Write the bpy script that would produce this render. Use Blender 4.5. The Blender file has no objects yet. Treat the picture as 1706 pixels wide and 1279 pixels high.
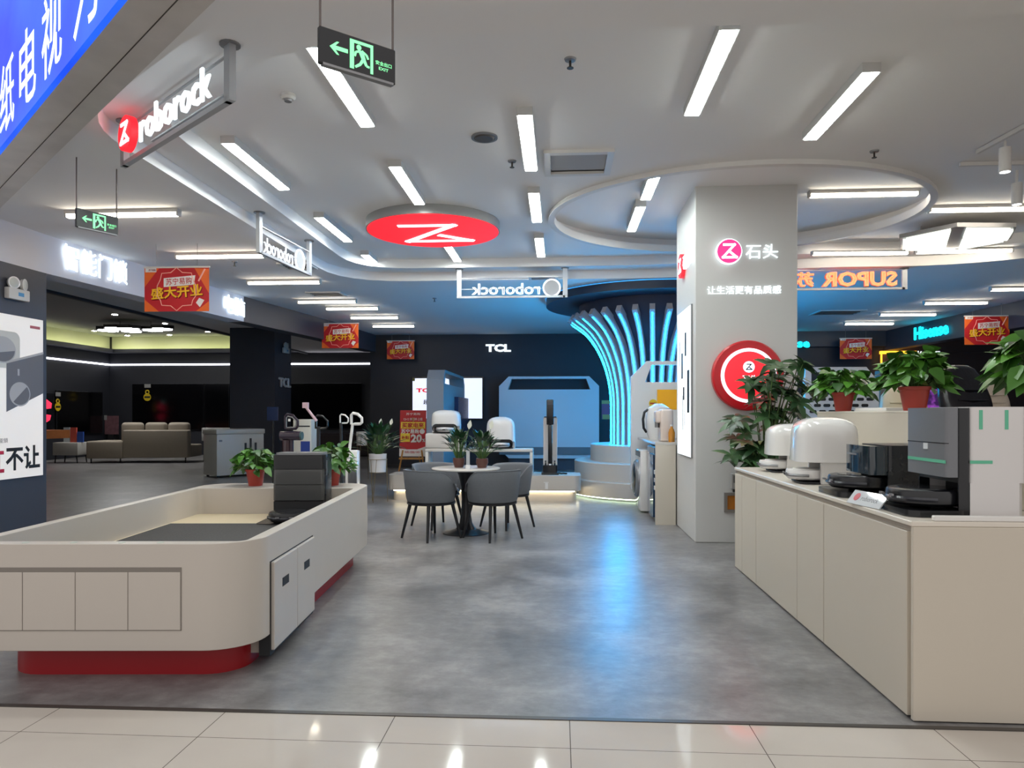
import bpy, bmesh, math, random
from mathutils import Matrix, Vector
from mathutils.geometry import tessellate_polygon

# ------------------------------------------------------------------ camera, world, exposure
SC = bpy.context.scene
COL = SC.collection
PI = math.pi
cam_data = bpy.data.cameras.new('camera')
cam_data.sensor_width = 36.0
cam_data.lens = 36.0 * 1200 / 1706
cam_data.shift_y = (689 - 639.5) / 1706
cam_data.clip_start = 0.05
cam_data.clip_end = 200
cam = bpy.data.objects.new('camera', cam_data)
COL.objects.link(cam)
cam.location = (0, 0, 1.39)
cam.rotation_euler = (PI / 2, 0, math.atan(79 / 1200))
SC.camera = cam
SC.view_settings.view_transform = 'Standard'
SC.view_settings.look = 'None'
SC.view_settings.exposure = 0.52
SC.view_settings.gamma = 1.0
SC.view_settings.use_curve_mapping = False
SC.cycles.use_denoising = True
SC.cycles.max_bounces = 8
SC.cycles.diffuse_bounces = 5
SC.cycles.glossy_bounces = 4
SC.cycles.transparent_max_bounces = 8
SC.cycles.sample_clamp_indirect = 4.0
SC.cycles.caustics_reflective = False
SC.cycles.caustics_refractive = False
wd = bpy.data.worlds.new('world')
SC.world = wd
wd.use_nodes = True
wd.node_tree.nodes['Background'].inputs[0].default_value = (1.0, 0.97, 0.95, 1)
wd.node_tree.nodes['Background'].inputs[1].default_value = 0.68
LAMP = 34.0        # radiance of the ceiling panels

# ------------------------------------------------------------------ materials
def lin(h):
    h = h.lstrip('#')
    out = []
    for i in (0, 2, 4):
        v = int(h[i:i + 2], 16) / 255
        out.append(v / 12.92 if v <= 0.04045 else ((v + 0.055) / 1.055) ** 2.4)
    return (*out, 1.0)

MATS = {}
def mat(name, color='#808080', rough=0.5, metal=0.0, emit=None, strength=1.0, noise=0.0, nscale=8.0, bump=0.0, bscale=60.0, coat=0.0, trans=0.0, alpha=1.0, spec=0.5):
    if name in MATS:
        return MATS[name]
    m = bpy.data.materials.new(name)
    m.use_nodes = True
    nt = m.node_tree
    b = nt.nodes['Principled BSDF']
    c = lin(color)
    b.inputs['Base Color'].default_value = c
    b.inputs['Roughness'].default_value = rough
    b.inputs['Metallic'].default_value = metal
    b.inputs['Coat Weight'].default_value = coat
    b.inputs['Transmission Weight'].default_value = trans
    b.inputs['Alpha'].default_value = alpha
    b.inputs['Specular IOR Level'].default_value = spec
    if emit:
        b.inputs['Emission Color'].default_value = lin(emit)
        b.inputs['Emission Strength'].default_value = strength
    tc = nt.nodes.new('ShaderNodeTexCoord')
    n = nt.nodes.new('ShaderNodeTexNoise')
    n.inputs['Scale'].default_value = nscale
    n.inputs['Detail'].default_value = 4
    nt.links.new(tc.outputs['Object'], n.inputs['Vector'])
    if noise > 0:
        mr = nt.nodes.new('ShaderNodeMapRange')
        mr.inputs['To Min'].default_value = 1 - noise
        mr.inputs['To Max'].default_value = 1 + noise
        nt.links.new(n.outputs['Fac'], mr.inputs['Value'])
        mx = nt.nodes.new('ShaderNodeMix')
        mx.data_type = 'RGBA'
        mx.blend_type = 'MULTIPLY'
        mx.inputs['Factor'].default_value = 1.0
        mx.inputs['A'].default_value = c
        nt.links.new(mr.outputs['Result'], mx.inputs['B'])
        nt.links.new(mx.outputs['Result'], b.inputs['Base Color'])
    else:
        mr = nt.nodes.new('ShaderNodeMapRange')
        mr.inputs['To Min'].default_value = max(0.02, rough - 0.03)
        mr.inputs['To Max'].default_value = min(1, rough + 0.03)
        nt.links.new(n.outputs['Fac'], mr.inputs['Value'])
        nt.links.new(mr.outputs['Result'], b.inputs['Roughness'])
    if bump > 0:
        n2 = nt.nodes.new('ShaderNodeTexNoise')
        n2.inputs['Scale'].default_value = bscale
        n2.inputs['Detail'].default_value = 3
        nt.links.new(tc.outputs['Object'], n2.inputs['Vector'])
        bp = nt.nodes.new('ShaderNodeBump')
        bp.inputs['Strength'].default_value = bump
        bp.inputs['Distance'].default_value = 0.01
        nt.links.new(n2.outputs['Fac'], bp.inputs['Height'])
        nt.links.new(bp.outputs['Normal'], b.inputs['Normal'])
    MATS[name] = m
    return m

def glow(name, color, strength):
    return mat(name, color, 0.5, emit=color, strength=strength)

def concrete():
    m = mat('grey_concrete_floor', '#808080', 0.3)
    nt = m.node_tree
    b = nt.nodes['Principled BSDF']
    tc = nt.nodes.new('ShaderNodeTexCoord')
    def noise(scale, detail, rough, stretch=(1, 1, 1)):
        mp = nt.nodes.new('ShaderNodeMapping')
        mp.inputs['Scale'].default_value = stretch
        nt.links.new(tc.outputs['Object'], mp.inputs['Vector'])
        n = nt.nodes.new('ShaderNodeTexNoise')
        n.inputs['Scale'].default_value = scale
        n.inputs['Detail'].default_value = detail
        n.inputs['Roughness'].default_value = rough
        nt.links.new(mp.outputs['Vector'], n.inputs['Vector'])
        return n
    n1 = noise(1.3, 8, 0.68)
    n2 = noise(9.0, 6, 0.7, (1, 1.3, 1))
    add = nt.nodes.new('ShaderNodeMath'); add.operation = 'MULTIPLY_ADD'
    add.inputs[1].default_value = 0.45
    nt.links.new(n2.outputs['Fac'], add.inputs[0]); nt.links.new(n1.outputs['Fac'], add.inputs[2])
    cr = nt.nodes.new('ShaderNodeValToRGB')
    e = cr.color_ramp.elements
    e[0].position = 0.54; e[0].color = lin('#5a5859')
    e[1].position = 0.92; e[1].color = lin('#969493')
    e.new(0.72).color = lin('#777575')
    nt.links.new(add.outputs[0], cr.inputs['Fac'])
    nt.links.new(cr.outputs['Color'], b.inputs['Base Color'])
    mr = nt.nodes.new('ShaderNodeMapRange')
    mr.inputs['To Min'].default_value = 0.22; mr.inputs['To Max'].default_value = 0.42
    nt.links.new(n1.outputs['Fac'], mr.inputs['Value'])
    nt.links.new(mr.outputs['Result'], b.inputs['Roughness'])
    return m

def tiles():
    m = mat('polished_beige_tile', '#b9b0a8', 0.09)
    nt = m.node_tree
    b = nt.nodes['Principled BSDF']
    for l in list(b.inputs['Roughness'].links): nt.links.remove(l)
    b.inputs['Roughness'].default_value = 0.07
    tc = nt.nodes.new('ShaderNodeTexCoord')
    sp = nt.nodes.new('ShaderNodeSeparateXYZ')
    nt.links.new(tc.outputs['Object'], sp.inputs[0])
    masks = []
    for ax, off in (('X', 0.756), ('Y', 1.0)):
        a = nt.nodes.new('ShaderNodeMath'); a.operation = 'ADD'; a.inputs[1].default_value = off + 80.0
        nt.links.new(sp.outputs[ax], a.inputs[0])
        d = nt.nodes.new('ShaderNodeMath'); d.operation = 'MODULO'; d.inputs[1].default_value = 0.8
        nt.links.new(a.outputs[0], d.inputs[0])
        c = nt.nodes.new('ShaderNodeMath'); c.operation = 'LESS_THAN'; c.inputs[1].default_value = 0.004
        nt.links.new(d.outputs[0], c.inputs[0])
        masks.append(c)
    mxm = nt.nodes.new('ShaderNodeMath'); mxm.operation = 'MAXIMUM'
    nt.links.new(masks[0].outputs[0], mxm.inputs[0]); nt.links.new(masks[1].outputs[0], mxm.inputs[1])
    mx = nt.nodes.new('ShaderNodeMix'); mx.data_type = 'RGBA'
    n = nt.nodes.new('ShaderNodeTexNoise'); n.inputs['Scale'].default_value = 2.0; n.inputs['Detail'].default_value = 5
    nt.links.new(tc.outputs['Object'], n.inputs['Vector'])
    cr = nt.nodes.new('ShaderNodeValToRGB')
    cr.color_ramp.elements[0].color = lin('#b5aca3'); cr.color_ramp.elements[1].color = lin('#c6bfb6')
    nt.links.new(n.outputs['Fac'], cr.inputs['Fac'])
    nt.links.new(mxm.outputs[0], mx.inputs['Factor'])
    nt.links.new(cr.outputs['Color'], mx.inputs['A'])
    mx.inputs['B'].default_value = lin('#5d5650')
    nt.links.new(mx.outputs['Result'], b.inputs['Base Color'])
    return m

def leafmat(name, c0, c1, rough=0.35):
    m = mat(name, c0, rough)
    nt = m.node_tree
    b = nt.nodes['Principled BSDF']
    g = nt.nodes.new('ShaderNodeNewGeometry')
    cr = nt.nodes.new('ShaderNodeValToRGB')
    cr.color_ramp.elements[0].color = lin(c0); cr.color_ramp.elements[1].color = lin(c1)
    nt.links.new(g.outputs['Random Per Island'], cr.inputs['Fac'])
    nt.links.new(cr.outputs['Color'], b.inputs['Base Color'])
    return m

CEIL = mat('ceiling_paint', '#e9e7e6', 0.9)
WHITE = mat('white_paint', '#d4d1cd', 0.6)
LACQ = mat('warm_white_lacquer', '#bdb5ac', 0.35)
CREAM = mat('cream_laminate', '#c2b9ab', 0.45)
GAP = mat('seam_dark', '#3d3935', 0.8)
BLACKW = mat('dark_navy_wall', '#25272f', 0.55, noise=0.12, nscale=2)
DARKC = mat('charcoal_cladding', '#3b3d47', 0.45, noise=0.08, nscale=3)
BLACK = mat('black_plastic', '#141519', 0.25)
MATTE = mat('matte_black', '#17171a', 0.6)
GLOSSW = mat('gloss_white_plastic', '#dedcda', 0.12, coat=0.4)
GREYM = mat('grey_metal', '#8b8b8d', 0.4, metal=0.6)
STEEL = mat('brushed_steel', '#cbc6c2', 0.35, metal=0.35, noise=0.25, nscale=3)
PANEL = glow('panel_light', '#f6fffb', LAMP)
TUBE = glow('batten_tube_light', '#fff4e0', 15.0)
LETW = glow('white_lit_letter', '#eefaff', 0.95)
RED = mat('red_gloss', '#c1121f', 0.3)
REDGLOW = glow('red_lit_acrylic', '#f0202c', 0.95)
CYAN = glow('cyan_led', '#0caeff', 42.0)
GREENG = glow('green_exit_glow', '#7fe8a0', 0.85)
POTRED = mat('red_plastic_pot', '#a83a2e', 0.4)
SOIL = mat('dark_soil', '#2a211a', 0.95)
POTHOS = leafmat('pothos_leaf', '#1e4516', '#568f2e')
LILY = leafmat('lily_leaf', '#12301a', '#274f2a', 0.3)
PACH = leafmat('pachira_leaf', '#1e3620', '#41603a')
STEM = mat('green_stem', '#4d6b33', 0.6)

# ------------------------------------------------------------------ mesh helpers
class MB:
    def __init__(s):
        s.bm = bmesh.new(); s.M = Matrix.Identity(4); s.mi = 0
    def _done(s, v0, f0):
        s.bm.verts.ensure_lookup_table(); s.bm.faces.ensure_lookup_table()
        for v in s.bm.verts[v0:]: v.co = s.M @ v.co
        for f in s.bm.faces[f0:]: f.material_index = s.mi
        return s
    def box(s, x0, x1, y0, y1, z0, z1, bev=0.0, seg=2):
        v0, f0 = len(s.bm.verts), len(s.bm.faces)
        t = bmesh.new()
        bmesh.ops.create_cube(t, size=1.0)
        for v in t.verts:
            v.co = Vector(((x0 + x1) / 2 + v.co.x * (x1 - x0), (y0 + y1) / 2 + v.co.y * (y1 - y0), (z0 + z1) / 2 + v.co.z * (z1 - z0)))
        if bev > 0:
            bmesh.ops.bevel(t, geom=list(t.edges), offset=bev, segments=seg, profile=0.5, affect='EDGES')
        s._merge(t)
        return s._done(v0, f0)
    def _merge(s, t):
        mp = [s.bm.verts.new(v.co) for v in t.verts]
        t.verts.index_update()
        for f in t.faces:
            try: s.bm.faces.new([mp[v.index] for v in f.verts])
            except ValueError: pass
        t.free()
    def rings(s, rings, closed=True, cap0=True, cap1=True, wrap=False):
        v0, f0 = len(s.bm.verts), len(s.bm.faces)
        R = [[s.bm.verts.new(p) for p in r] for r in rings]
        n = len(R[0])
        pairs = list(zip(R, R[1:])) + ([(R[-1], R[0])] if wrap else [])
        for a, b in pairs:
            for i in range(n if closed else n - 1):
                j = (i + 1) % n
                s.bm.faces.new((a[i], a[j], b[j], b[i]))
        if closed and not wrap:
            if cap0: s.bm.faces.new(R[0][::-1])
            if cap1: s.bm.faces.new(R[-1])
        return s._done(v0, f0)
    def lathe(s, prof, seg=24, c=(0, 0, 0), caps=True):
        rs = [[(c[0] + r * math.cos(2 * PI * i / seg), c[1] + r * math.sin(2 * PI * i / seg), c[2] + z) for i in range(seg)] for r, z in prof]
        return s.rings(rs, True, caps, caps)
    def cyl(s, p0, p1, r0, r1=None, seg=12):
        return s.tube([p0, p1], [r0, r0 if r1 is None else r1], seg)
    def tube(s, pts, r, seg=8, closed=False):
        P = [Vector(p) for p in pts]
        n = len(P)
        rr = r if isinstance(r, (list, tuple)) else [r] * n
        rings = []
        up = None
        for i in range(n):
            if closed: d = P[(i + 1) % n] - P[i - 1]
            else: d = P[min(i + 1, n - 1)] - P[max(i - 1, 0)]
            d.normalize()
            if up is None:
                up = Vector((0, 0, 1)) if abs(d.z) < 0.9 else Vector((1, 0, 0))
            a = d.cross(up)
            if a.length < 1e-6: a = d.orthogonal()
            a.normalize(); up = a.cross(d).normalized()
            rings.append([P[i] + (a * math.cos(2 * PI * k / seg) + up * math.sin(2 * PI * k / seg)) * rr[i] for k in range(seg)])
        return s.rings(rings, True, True, True, wrap=closed)
    def strip(s, pts, w, h):
        """rectangular bar swept along pts lying in a plane; w across (local up x dir), h along z"""
        P = [Vector(p) for p in pts]; n = len(P); rings = []
        for i in range(n):
            d = (P[min(i + 1, n - 1)] - P[max(i - 1, 0)]).normalized()
            a = Vector((-d.y, d.x, 0))
            rings.append([P[i] + a * w / 2, P[i] - a * w / 2, P[i] - a * w / 2 + Vector((0, 0, h)), P[i] + a * w / 2 + Vector((0, 0, h))])
        return s.rings(rings)
    def prism(s, loop, z0, z1, hole=None):
        v0, f0 = len(s.bm.verts), len(s.bm.faces)
        loops = [loop] + ([hole] if hole else [])
        lo = [[s.bm.verts.new((p[0], p[1], z0)) for p in l] for l in loops]
        hi = [[s.bm.verts.new((p[0], p[1], z1)) for p in l] for l in loops]
        tri = tessellate_polygon([[Vector((p[0], p[1], 0)) for p in l] for l in loops]) if (hole or len(loop) > 4) else None
        fl = [v for l in lo for v in l]; fh = [v for l in hi for v in l]
        if not hole:
            s.bm.faces.new(lo[0][::-1]); s.bm.faces.new(hi[0])
        else:
            for t in tri:
                for arr in (fl, fh):
                    try: s.bm.faces.new([arr[i] for i in t])
                    except ValueError: pass
        for a, b in zip(lo, hi):
            n = len(a)
            for i in range(n):
                j = (i + 1) % n
                s.bm.faces.new((a[i], a[j], b[j], b[i]))
        return s._done(v0, f0)
    def poly(s, pts):
        v0, f0 = len(s.bm.verts), len(s.bm.faces)
        s.bm.faces.new([s.bm.verts.new(p) for p in pts])
        return s._done(v0, f0)
    def build(s, name, m, parent=None, smooth=35, fix=True, loc=None):
        if fix: bmesh.ops.recalc_face_normals(s.bm, faces=list(s.bm.faces))
        me = bpy.data.meshes.new(name)
        s.bm.to_mesh(me); s.bm.free()
        for x in (m if isinstance(m, (list, tuple)) else [m]): me.materials.append(x)
        if smooth:
            for p in me.polygons: p.use_smooth = True
            me.set_sharp_from_angle(angle=math.radians(smooth))
        return link(name, me, parent, loc)

def link(name, me, parent=None, loc=None, rot=None):
    o = bpy.data.objects.new(name, me)
    COL.objects.link(o)
    if parent: o.parent = parent
    if loc: o.location = loc
    if rot: o.rotation_euler = rot
    return o

def thing(name, label, cat, loc=(0, 0, 0), rz=0.0, group=None):
    o = bpy.data.objects.new(name, None)
    o.empty_display_size = 0.1
    COL.objects.link(o)
    o.location = loc; o.rotation_euler = (0, 0, rz)
    return tag(o, label, cat, group)

def tag(o, label, cat, group=None):
    o['label'] = label; o['category'] = cat
    if group: o['group'] = group
    return o

def struct(o):
    o['kind'] = 'structure'
    return o

def dup(root, loc=None, rz=None, label=None, group=None):
    r = root.copy(); COL.objects.link(r)
    if loc is not None: r.location = loc
    if rz is not None: r.rotation_euler = (0, 0, rz)
    if label: r['label'] = label
    if group: r['group'] = group
    for ch in list(root.children):
        c = ch.copy(); COL.objects.link(c); c.parent = r
        for g in list(ch.children):
            d = g.copy(); COL.objects.link(d); d.parent = c
    return r

def rrect(x0, x1, y0, y1, r, seg=6):
    out = []
    for cx, cy, a in ((x1 - r, y0 + r, -PI / 2), (x1 - r, y1 - r, 0), (x0 + r, y1 - r, PI / 2), (x0 + r, y0 + r, PI)):
        for i in range(seg + 1):
            t = a + PI / 2 * i / seg
            out.append((cx + r * math.cos(t), cy + r * math.sin(t)))
    return out

def round_poly(pts, rad, seg=6):
    out = []
    n = len(pts)
    for i in range(n):
        p, a, b = Vector(pts[i]), Vector(pts[i - 1]), Vector(pts[(i + 1) % n])
        r = rad[i] if isinstance(rad, (list, tuple)) else rad
        d1, d2 = (a - p), (b - p)
        t = min(r, d1.length * 0.45, d2.length * 0.45)
        q1, q2 = p + d1.normalized() * t, p + d2.normalized() * t
        for k in range(seg + 1):
            u = k / seg
            out.append(tuple((1 - u) ** 2 * q1 + 2 * u * (1 - u) * p + u * u * q2))
    return out

def offset_poly(pts, d):
    n = len(pts); out = []
    for i in range(n):
        a, p, b = Vector(pts[i - 1]), Vector(pts[i]), Vector(pts[(i + 1) % n])
        n1 = Vector((-(p - a).y, (p - a).x)).normalized(); n2 = Vector((-(b - p).y, (b - p).x)).normalized()
        m = n1 + n2
        if m.length < 1e-6: m = n1
        m.normalize()
        out.append(tuple(p + m * d / max(0.5, m.dot(n1))))
    return out

TXT = {}
def text_mesh(body, w, h, depth, bold, outline, mi_mat):
    key = (body, w, h, depth, bold, outline, mi_mat.name)
    if key in TXT: return TXT[key]
    c = bpy.data.curves.new('lettering', 'FONT')
    c.body = body
    c.resolution_u = 2
    if outline:
        c.fill_mode = 'NONE'; c.bevel_depth = outline; c.bevel_resolution = 0
    elif bold > 0.001:
        c.bevel_depth = bold; c.bevel_resolution = 0
    o = bpy.data.objects.new('lettering', c)
    COL.objects.link(o)
    dg = bpy.context.evaluated_depsgraph_get()
    me = bpy.data.meshes.new_from_object(o.evaluated_get(dg))
    COL.objects.unlink(o); bpy.data.objects.remove(o); bpy.data.curves.remove(c)
    xs = [v.co.x for v in me.vertices]; ys = [v.co.y for v in me.vertices]
    cx, cy = (min(xs) + max(xs)) / 2, (min(ys) + max(ys)) / 2
    sx = w / (max(xs) - min(xs)); sy = h / (max(ys) - min(ys)) if h else sx
    for v in me.vertices:
        v.co = Vector(((v.co.x - cx) * sx, (v.co.y - cy) * sy, v.co.z * (sx if outline else 1)))
    if bold > 0.001 and not outline:
        for v in me.vertices: v.co.z = (v.co.z + bold) / (2 * bold) * max(depth, 0.0005)
    elif depth and not outline:
        bm = bmesh.new(); bm.from_mesh(me)
        r = bmesh.ops.extrude_face_region(bm, geom=list(bm.faces))
        vs = [g for g in r['geom'] if isinstance(g, bmesh.types.BMVert)]
        for v in vs: v.co.z += depth
        bmesh.ops.recalc_face_normals(bm, faces=list(bm.faces))
        bm.to_mesh(me); bm.free()
    me.materials.clear(); me.materials.append(mi_mat)
    me.name = 'lettering'
    TXT[key] = me
    return me

def text(parent, body, w, h, loc, rz=0.0, m=None, depth=0.006, bold=0.02, outline=0.0, slant=0.0, tilt=0.0, name='lettering', flat=False):
    me = text_mesh(body, w, h, depth, bold, outline, m or LETW)
    o = bpy.data.objects.new(name, me)
    COL.objects.link(o)
    if parent: o.parent = parent
    if flat: o.rotation_euler = (0, 0, rz)
    else:
        o.rotation_mode = 'XYZ'
        R = Matrix.Rotation(rz, 4, 'Z') @ Matrix.Rotation(PI / 2, 4, 'X') @ Matrix.Rotation(tilt, 4, 'Z')
        o.rotation_euler = R.to_euler('XYZ')
    o.location = loc
    return o

ZPTS = [(-0.42, 0.5), (0.42, 0.5), (-0.5, -0.5), (0.58, -0.5), (0.12, -0.12)]
def zlogo(mb, size, depth, th=0.075):
    """the angular Z emblem as a bar polyline in the local xy plane"""
    P = [Vector((x * size, y * size)) for x, y in ZPTS]
    t = th * size
    for a, b in zip(P, P[1:]):
        d = (b - a).normalized(); n = Vector((-d.y, d.x)) * t; e = d * t * 0.8
        q = [a - e + n, a - e - n, b + e - n, b + e + n]
        mb.prism([tuple(v) for v in q], 0, depth)
    return mb

def frame_xy(rz):   # local xy (z out) stood up so that z points to -Y rotated by rz
    return Matrix.Rotation(rz, 4, 'Z') @ Matrix.Rotation(PI / 2, 4, 'X')

def disc(mb, r, z0, z1, seg=40):
    return mb.lathe([(r, z0), (r, z1)], seg)

# ------------------------------------------------------------------ the setting
mb = MB(); mb.prism([(-18, 3.15), (15, 3.43), (15, 25.5), (-18, 25.5)], -0.1, 0.0)
struct(mb.build('floor', concrete(), smooth=0))
mb = MB(); mb.prism([(-18, -12), (15, -12), (15, 3.40), (-18, 3.12)], -0.1, 0.0)
struct(mb.build('floor_tile', tiles(), smooth=0))
mb = MB(); mb.prism([(-18, 3.12), (15, 3.40), (15, 3.43), (-18, 3.15)], -0.1, 0.004)
struct(mb.build('trim_1', mat('dark_threshold', '#4a4643', 0.35, metal=0.5), smooth=0))

A = round_poly([(-1.72, 3.57), (8.6, 3.57), (8.6, 7.4), (5.7, 10.3), (3.4, 10.28), (1.8, 10.95), (-3.37, 10.95), (-3.32, 4.8)],
               [0.5, 0.3, 1.5, 1.6, 0.7, 0.7, 1.1, 0.5])
B = round_poly([(-1.5, 4.11), (8.2, 4.06), (8.2, 7.2), (5.5, 9.95), (3.3, 9.96), (1.7, 10.62), (-3.03, 10.62), (-2.98, 5.1)],
               [0.5, 0.3, 1.5, 1.5, 0.7, 0.7, 0.9, 0.5])
CX, CY, RX, RY = 1.98, 8.45, 2.09, 1.78
circ = lambda k, n=72: [(CX + (RX + k) * math.cos(2 * PI * i / n), CY + (RY + k) * math.sin(2 * PI * i / n)) for i in range(n)]
outer = [(-1.3, 2.9), (13, 2.9), (13, 19), (-4.9, 19), (-4.9, 24), (-8.4, 24), (-8.4, 8.63)]
mb = MB(); mb.prism(outer, 3.43, 3.60, A)
struct(mb.build('ceiling', CEIL))
mb = MB(); mb.prism(offset_poly(A, -0.03), 3.56, 3.76, B)
struct(mb.build('ceiling_ledge', CEIL))
mb = MB(); mb.prism(offset_poly(B, -0.03), 3.69, 3.73, circ(0))
struct(mb.build('ceiling_raised', CEIL))
mb = MB(); mb.prism(circ(0.14), 3.845, 3.88); mb.prism(circ(0.13), 3.71, 3.86, circ(0.09))
struct(mb.build('ceiling_recess', CEIL))
mb = MB(); mb.prism(circ(0.02), 3.645, 3.735, circ(-0.05))
struct(mb.build('trim_2', mat('recess_rim_white', '#dcd9d6', 0.7)))
mb = MB(); mb.box(-15.6, -8.4, 5.5, 24, 4.0, 4.05)
struct(mb.build('ceiling_showroom', mat('showroom_ceiling_grey', '#8d8f90', 0.9), smooth=0))
mb = MB(); mb.box(-8.46, -8.38, 6.0, 24, 3.38, 4.0)
struct(mb.build('trim_3', BLACKW, smooth=0))

def wallbox(name, m, *a):
    mb = MB(); mb.box(*a)
    return struct(mb.build(name, m, smooth=0))
wallbox('wall_back', BLACKW, -4.9, 8.2, 18.4, 18.6, 0, 3.43)
wallbox('wall_back_return', BLACKW, -4.9, -4.75, 18.6, 23.6, 0, 3.43)
wallbox('wall_showroom_back', BLACKW, -15.3, -4.75, 23.6, 23.8, 0, 4.0)
wallbox('wall_showroom_left', BLACKW, -15.5, -15.3, 5.5, 23.8, 0, 4.0)
wallbox('wall_showroom_front', BLACKW, -15.3, -6.9, 5.5, 5.7, 0, 4.0)
BROWN = mat('brown_panel_wall', '#3b2d2b', 0.4, noise=0.1, nscale=2)
mb = MB(); mb.box(8.2, 13, 18.5, 18.7, 0, 3.43)
for z in (1.0, 2.15, 2.9): mb.box(8.2, 13, 18.47, 18.5, z, z + 0.02)
struct(mb.build('wall_brown', BROWN, smooth=0))
wallbox('wall_right', BROWN, 13, 13.2, 2.9, 18.7, 0, 3.43)
# fascia beams under the ceiling
FASC = mat('grey_blue_fascia', '#3a3e47', 0.5)
wallbox('beam_back', FASC, 4.6, 8.0, 18.25, 18.4, 3.05, 3.43)
mb = MB(); mb.prism([(8.0, 18.5), (8.35, 12.6), (8.75, 9.0), (9.0, 9.0), (8.6, 12.6), (8.25, 18.5)], 2.95, 3.43)
struct(mb.build('beam_right', FASC, smooth=0))
mb = MB(); mb.prism([(-5.84, 5.7), (-5.84, 7.86), (-5.48, 12.2), (-5.78, 12.22), (-6.14, 7.86), (-6.14, 5.7)], 2.99, 3.43)
struct(mb.build('beam_left', mat('beam_white', '#dfdee6', 0.6), smooth=0))
mb = MB(); mb.prism([(-5.48, 12.2), (-5.0, 15.6), (-4.75, 18.4), (-5.05, 18.4), (-5.3, 15.6), (-5.78, 12.22)], 2.99, 3.43)
struct(mb.build('beam_left_dark', DARKC, smooth=0))
# columns
mb = MB(); mb.box(1.465, 2.545, 7.9, 9.13, 0, 3.86, 0.006, 1)
struct(mb.build('column_white', mat('column_white_panel', '#c9c8c6', 0.4), smooth=0))
mb = MB(); mb.box(-6.9, -5.84, 5.7, 7.85, 0, 2.99)
struct(mb.build('column_charcoal', DARKC, smooth=0))
mb = MB(); mb.box(-7.82, -6.73, 16.65, 17.7, 0, 3.43)
struct(mb.build('column_dark', DARKC, smooth=0))
# showroom cove with a hidden strip, and the wall light line
mb = MB(); mb.box(-15.3, -4.9, 23.25, 23.6, 3.44, 3.5); mb.box(-15.3, -14.95, 5.7, 23.25, 3.44, 3.5)
mb.box(-15.3, -4.9, 23.25, 23.28, 3.5, 3.56); mb.box(-14.98, -14.95, 5.7, 23.25, 3.5, 3.56)
struct(mb.build('cove', DARKC, smooth=0))
mb = MB(); mb.box(-15.2, -4.9, 23.575, 23.59, 3.5, 4.0); mb.box(-15.29, -15.275, 5.7, 23.57, 3.5, 4.0)
struct(mb.build('trim_4', mat('cove_wall_pale', '#a9ab98', 0.8), smooth=0))
t = thing('cove_light', 'pale yellow strip glowing along the cove of the dark showroom', 'strip light', (-15.3, 23.6, 3.5))
mb = MB(); mb.box(0.2, 10.4, -0.28, -0.24, 0.0, 0.04); mb.build('strip', glow('cove_strip', '#f0f2b0', 12.0), t, 0)
mb = MB(); mb.box(0.24, 0.28, -17.8, -0.3, 0.0, 0.04); mb.build('strip', glow('cove_strip', '#f0f2b0', 12.0), t, 0)
t = thing('wall_light_line', 'thin white light line running around the dark showroom walls', 'strip light', (-15.3, 23.6, 3.03))
mb = MB(); mb.box(0.02, 10.5, -0.03, 0, 0, 0.05); mb.build('light_bar', glow('wall_line_light', '#f4f4ff', 3.5), t, 0)
mb = MB(); mb.box(0.0, 0.03, -15, -0.03, 0, 0.05); mb.build('light_bar', glow('wall_line_light', '#f4f4ff', 3.5), t, 0)
wallbox('baseboard_back', mat('baseboard_dark', '#2b2c31', 0.5), -4.75, 8.2, 18.37, 18.4, 0, 0.08)

# ------------------------------------------------------------------ ceiling panel lights (five rows)
ORD = ['nearest', 'second nearest', 'third', 'fourth', 'farthest']
def panel_light(x, y0, y1, zb, ztop, label):
    t = thing('ceiling_light', label, 'ceiling light', (x, (y0 + y1) / 2, zb), 0, 'white linear panel lights')
    L = (y1 - y0) / 2
    mb = MB(); mb.box(-0.06, 0.06, -L - 0.01, L + 0.01, 0.006, ztop - zb); mb.build('housing', mat('lamp_housing_grey', '#c4c4c2', 0.4), t, 0)
    mb = MB(); mb.box(-0.05, 0.05, -L, L, 0, 0.008); mb.build('diffuser', PANEL, t, 0)
rows = [
    ('row beside the left hanging sign', -2.74, [(5.80, 7.02), (8.06, 9.2), (10.0, 11.1 - 0.55)]),
    ('row running over the red ceiling disc', -1.49, [(4.32, 5.52), (6.45, 7.61), (9.45, 10.5)]),
    ('row beside the square ceiling hatch', -0.26, [(5.40, 6.62), (7.31, 8.40), (9.2, 10.27)]),
    ('row running into the round recess', 0.99, [(4.28, 5.47)]),
    ('row right of the round recess', 2.04, [(4.87, 6.02)]),
]
for rn, x, segs in rows:
    for i, (a, b) in enumerate(segs):
        lab = f'white linear ceiling light, {ORD[i]} of the {rn}' if len(segs) > 1 else ('long white linear ceiling light nearest the camera, right of centre' if x < 1.5 else 'white linear ceiling light above the right counter, right of the longest one')
        panel_light(x, a, b, 3.62, 3.69, lab)
panel_light(0.95, 6.95, 8.04, 3.75, 3.845, 'white linear light entering the round ceiling recess left of the column')
panel_light(0.93, 8.33, 9.42, 3.75, 3.845, 'white linear light inside the round recess, nearest its far rim')

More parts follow.
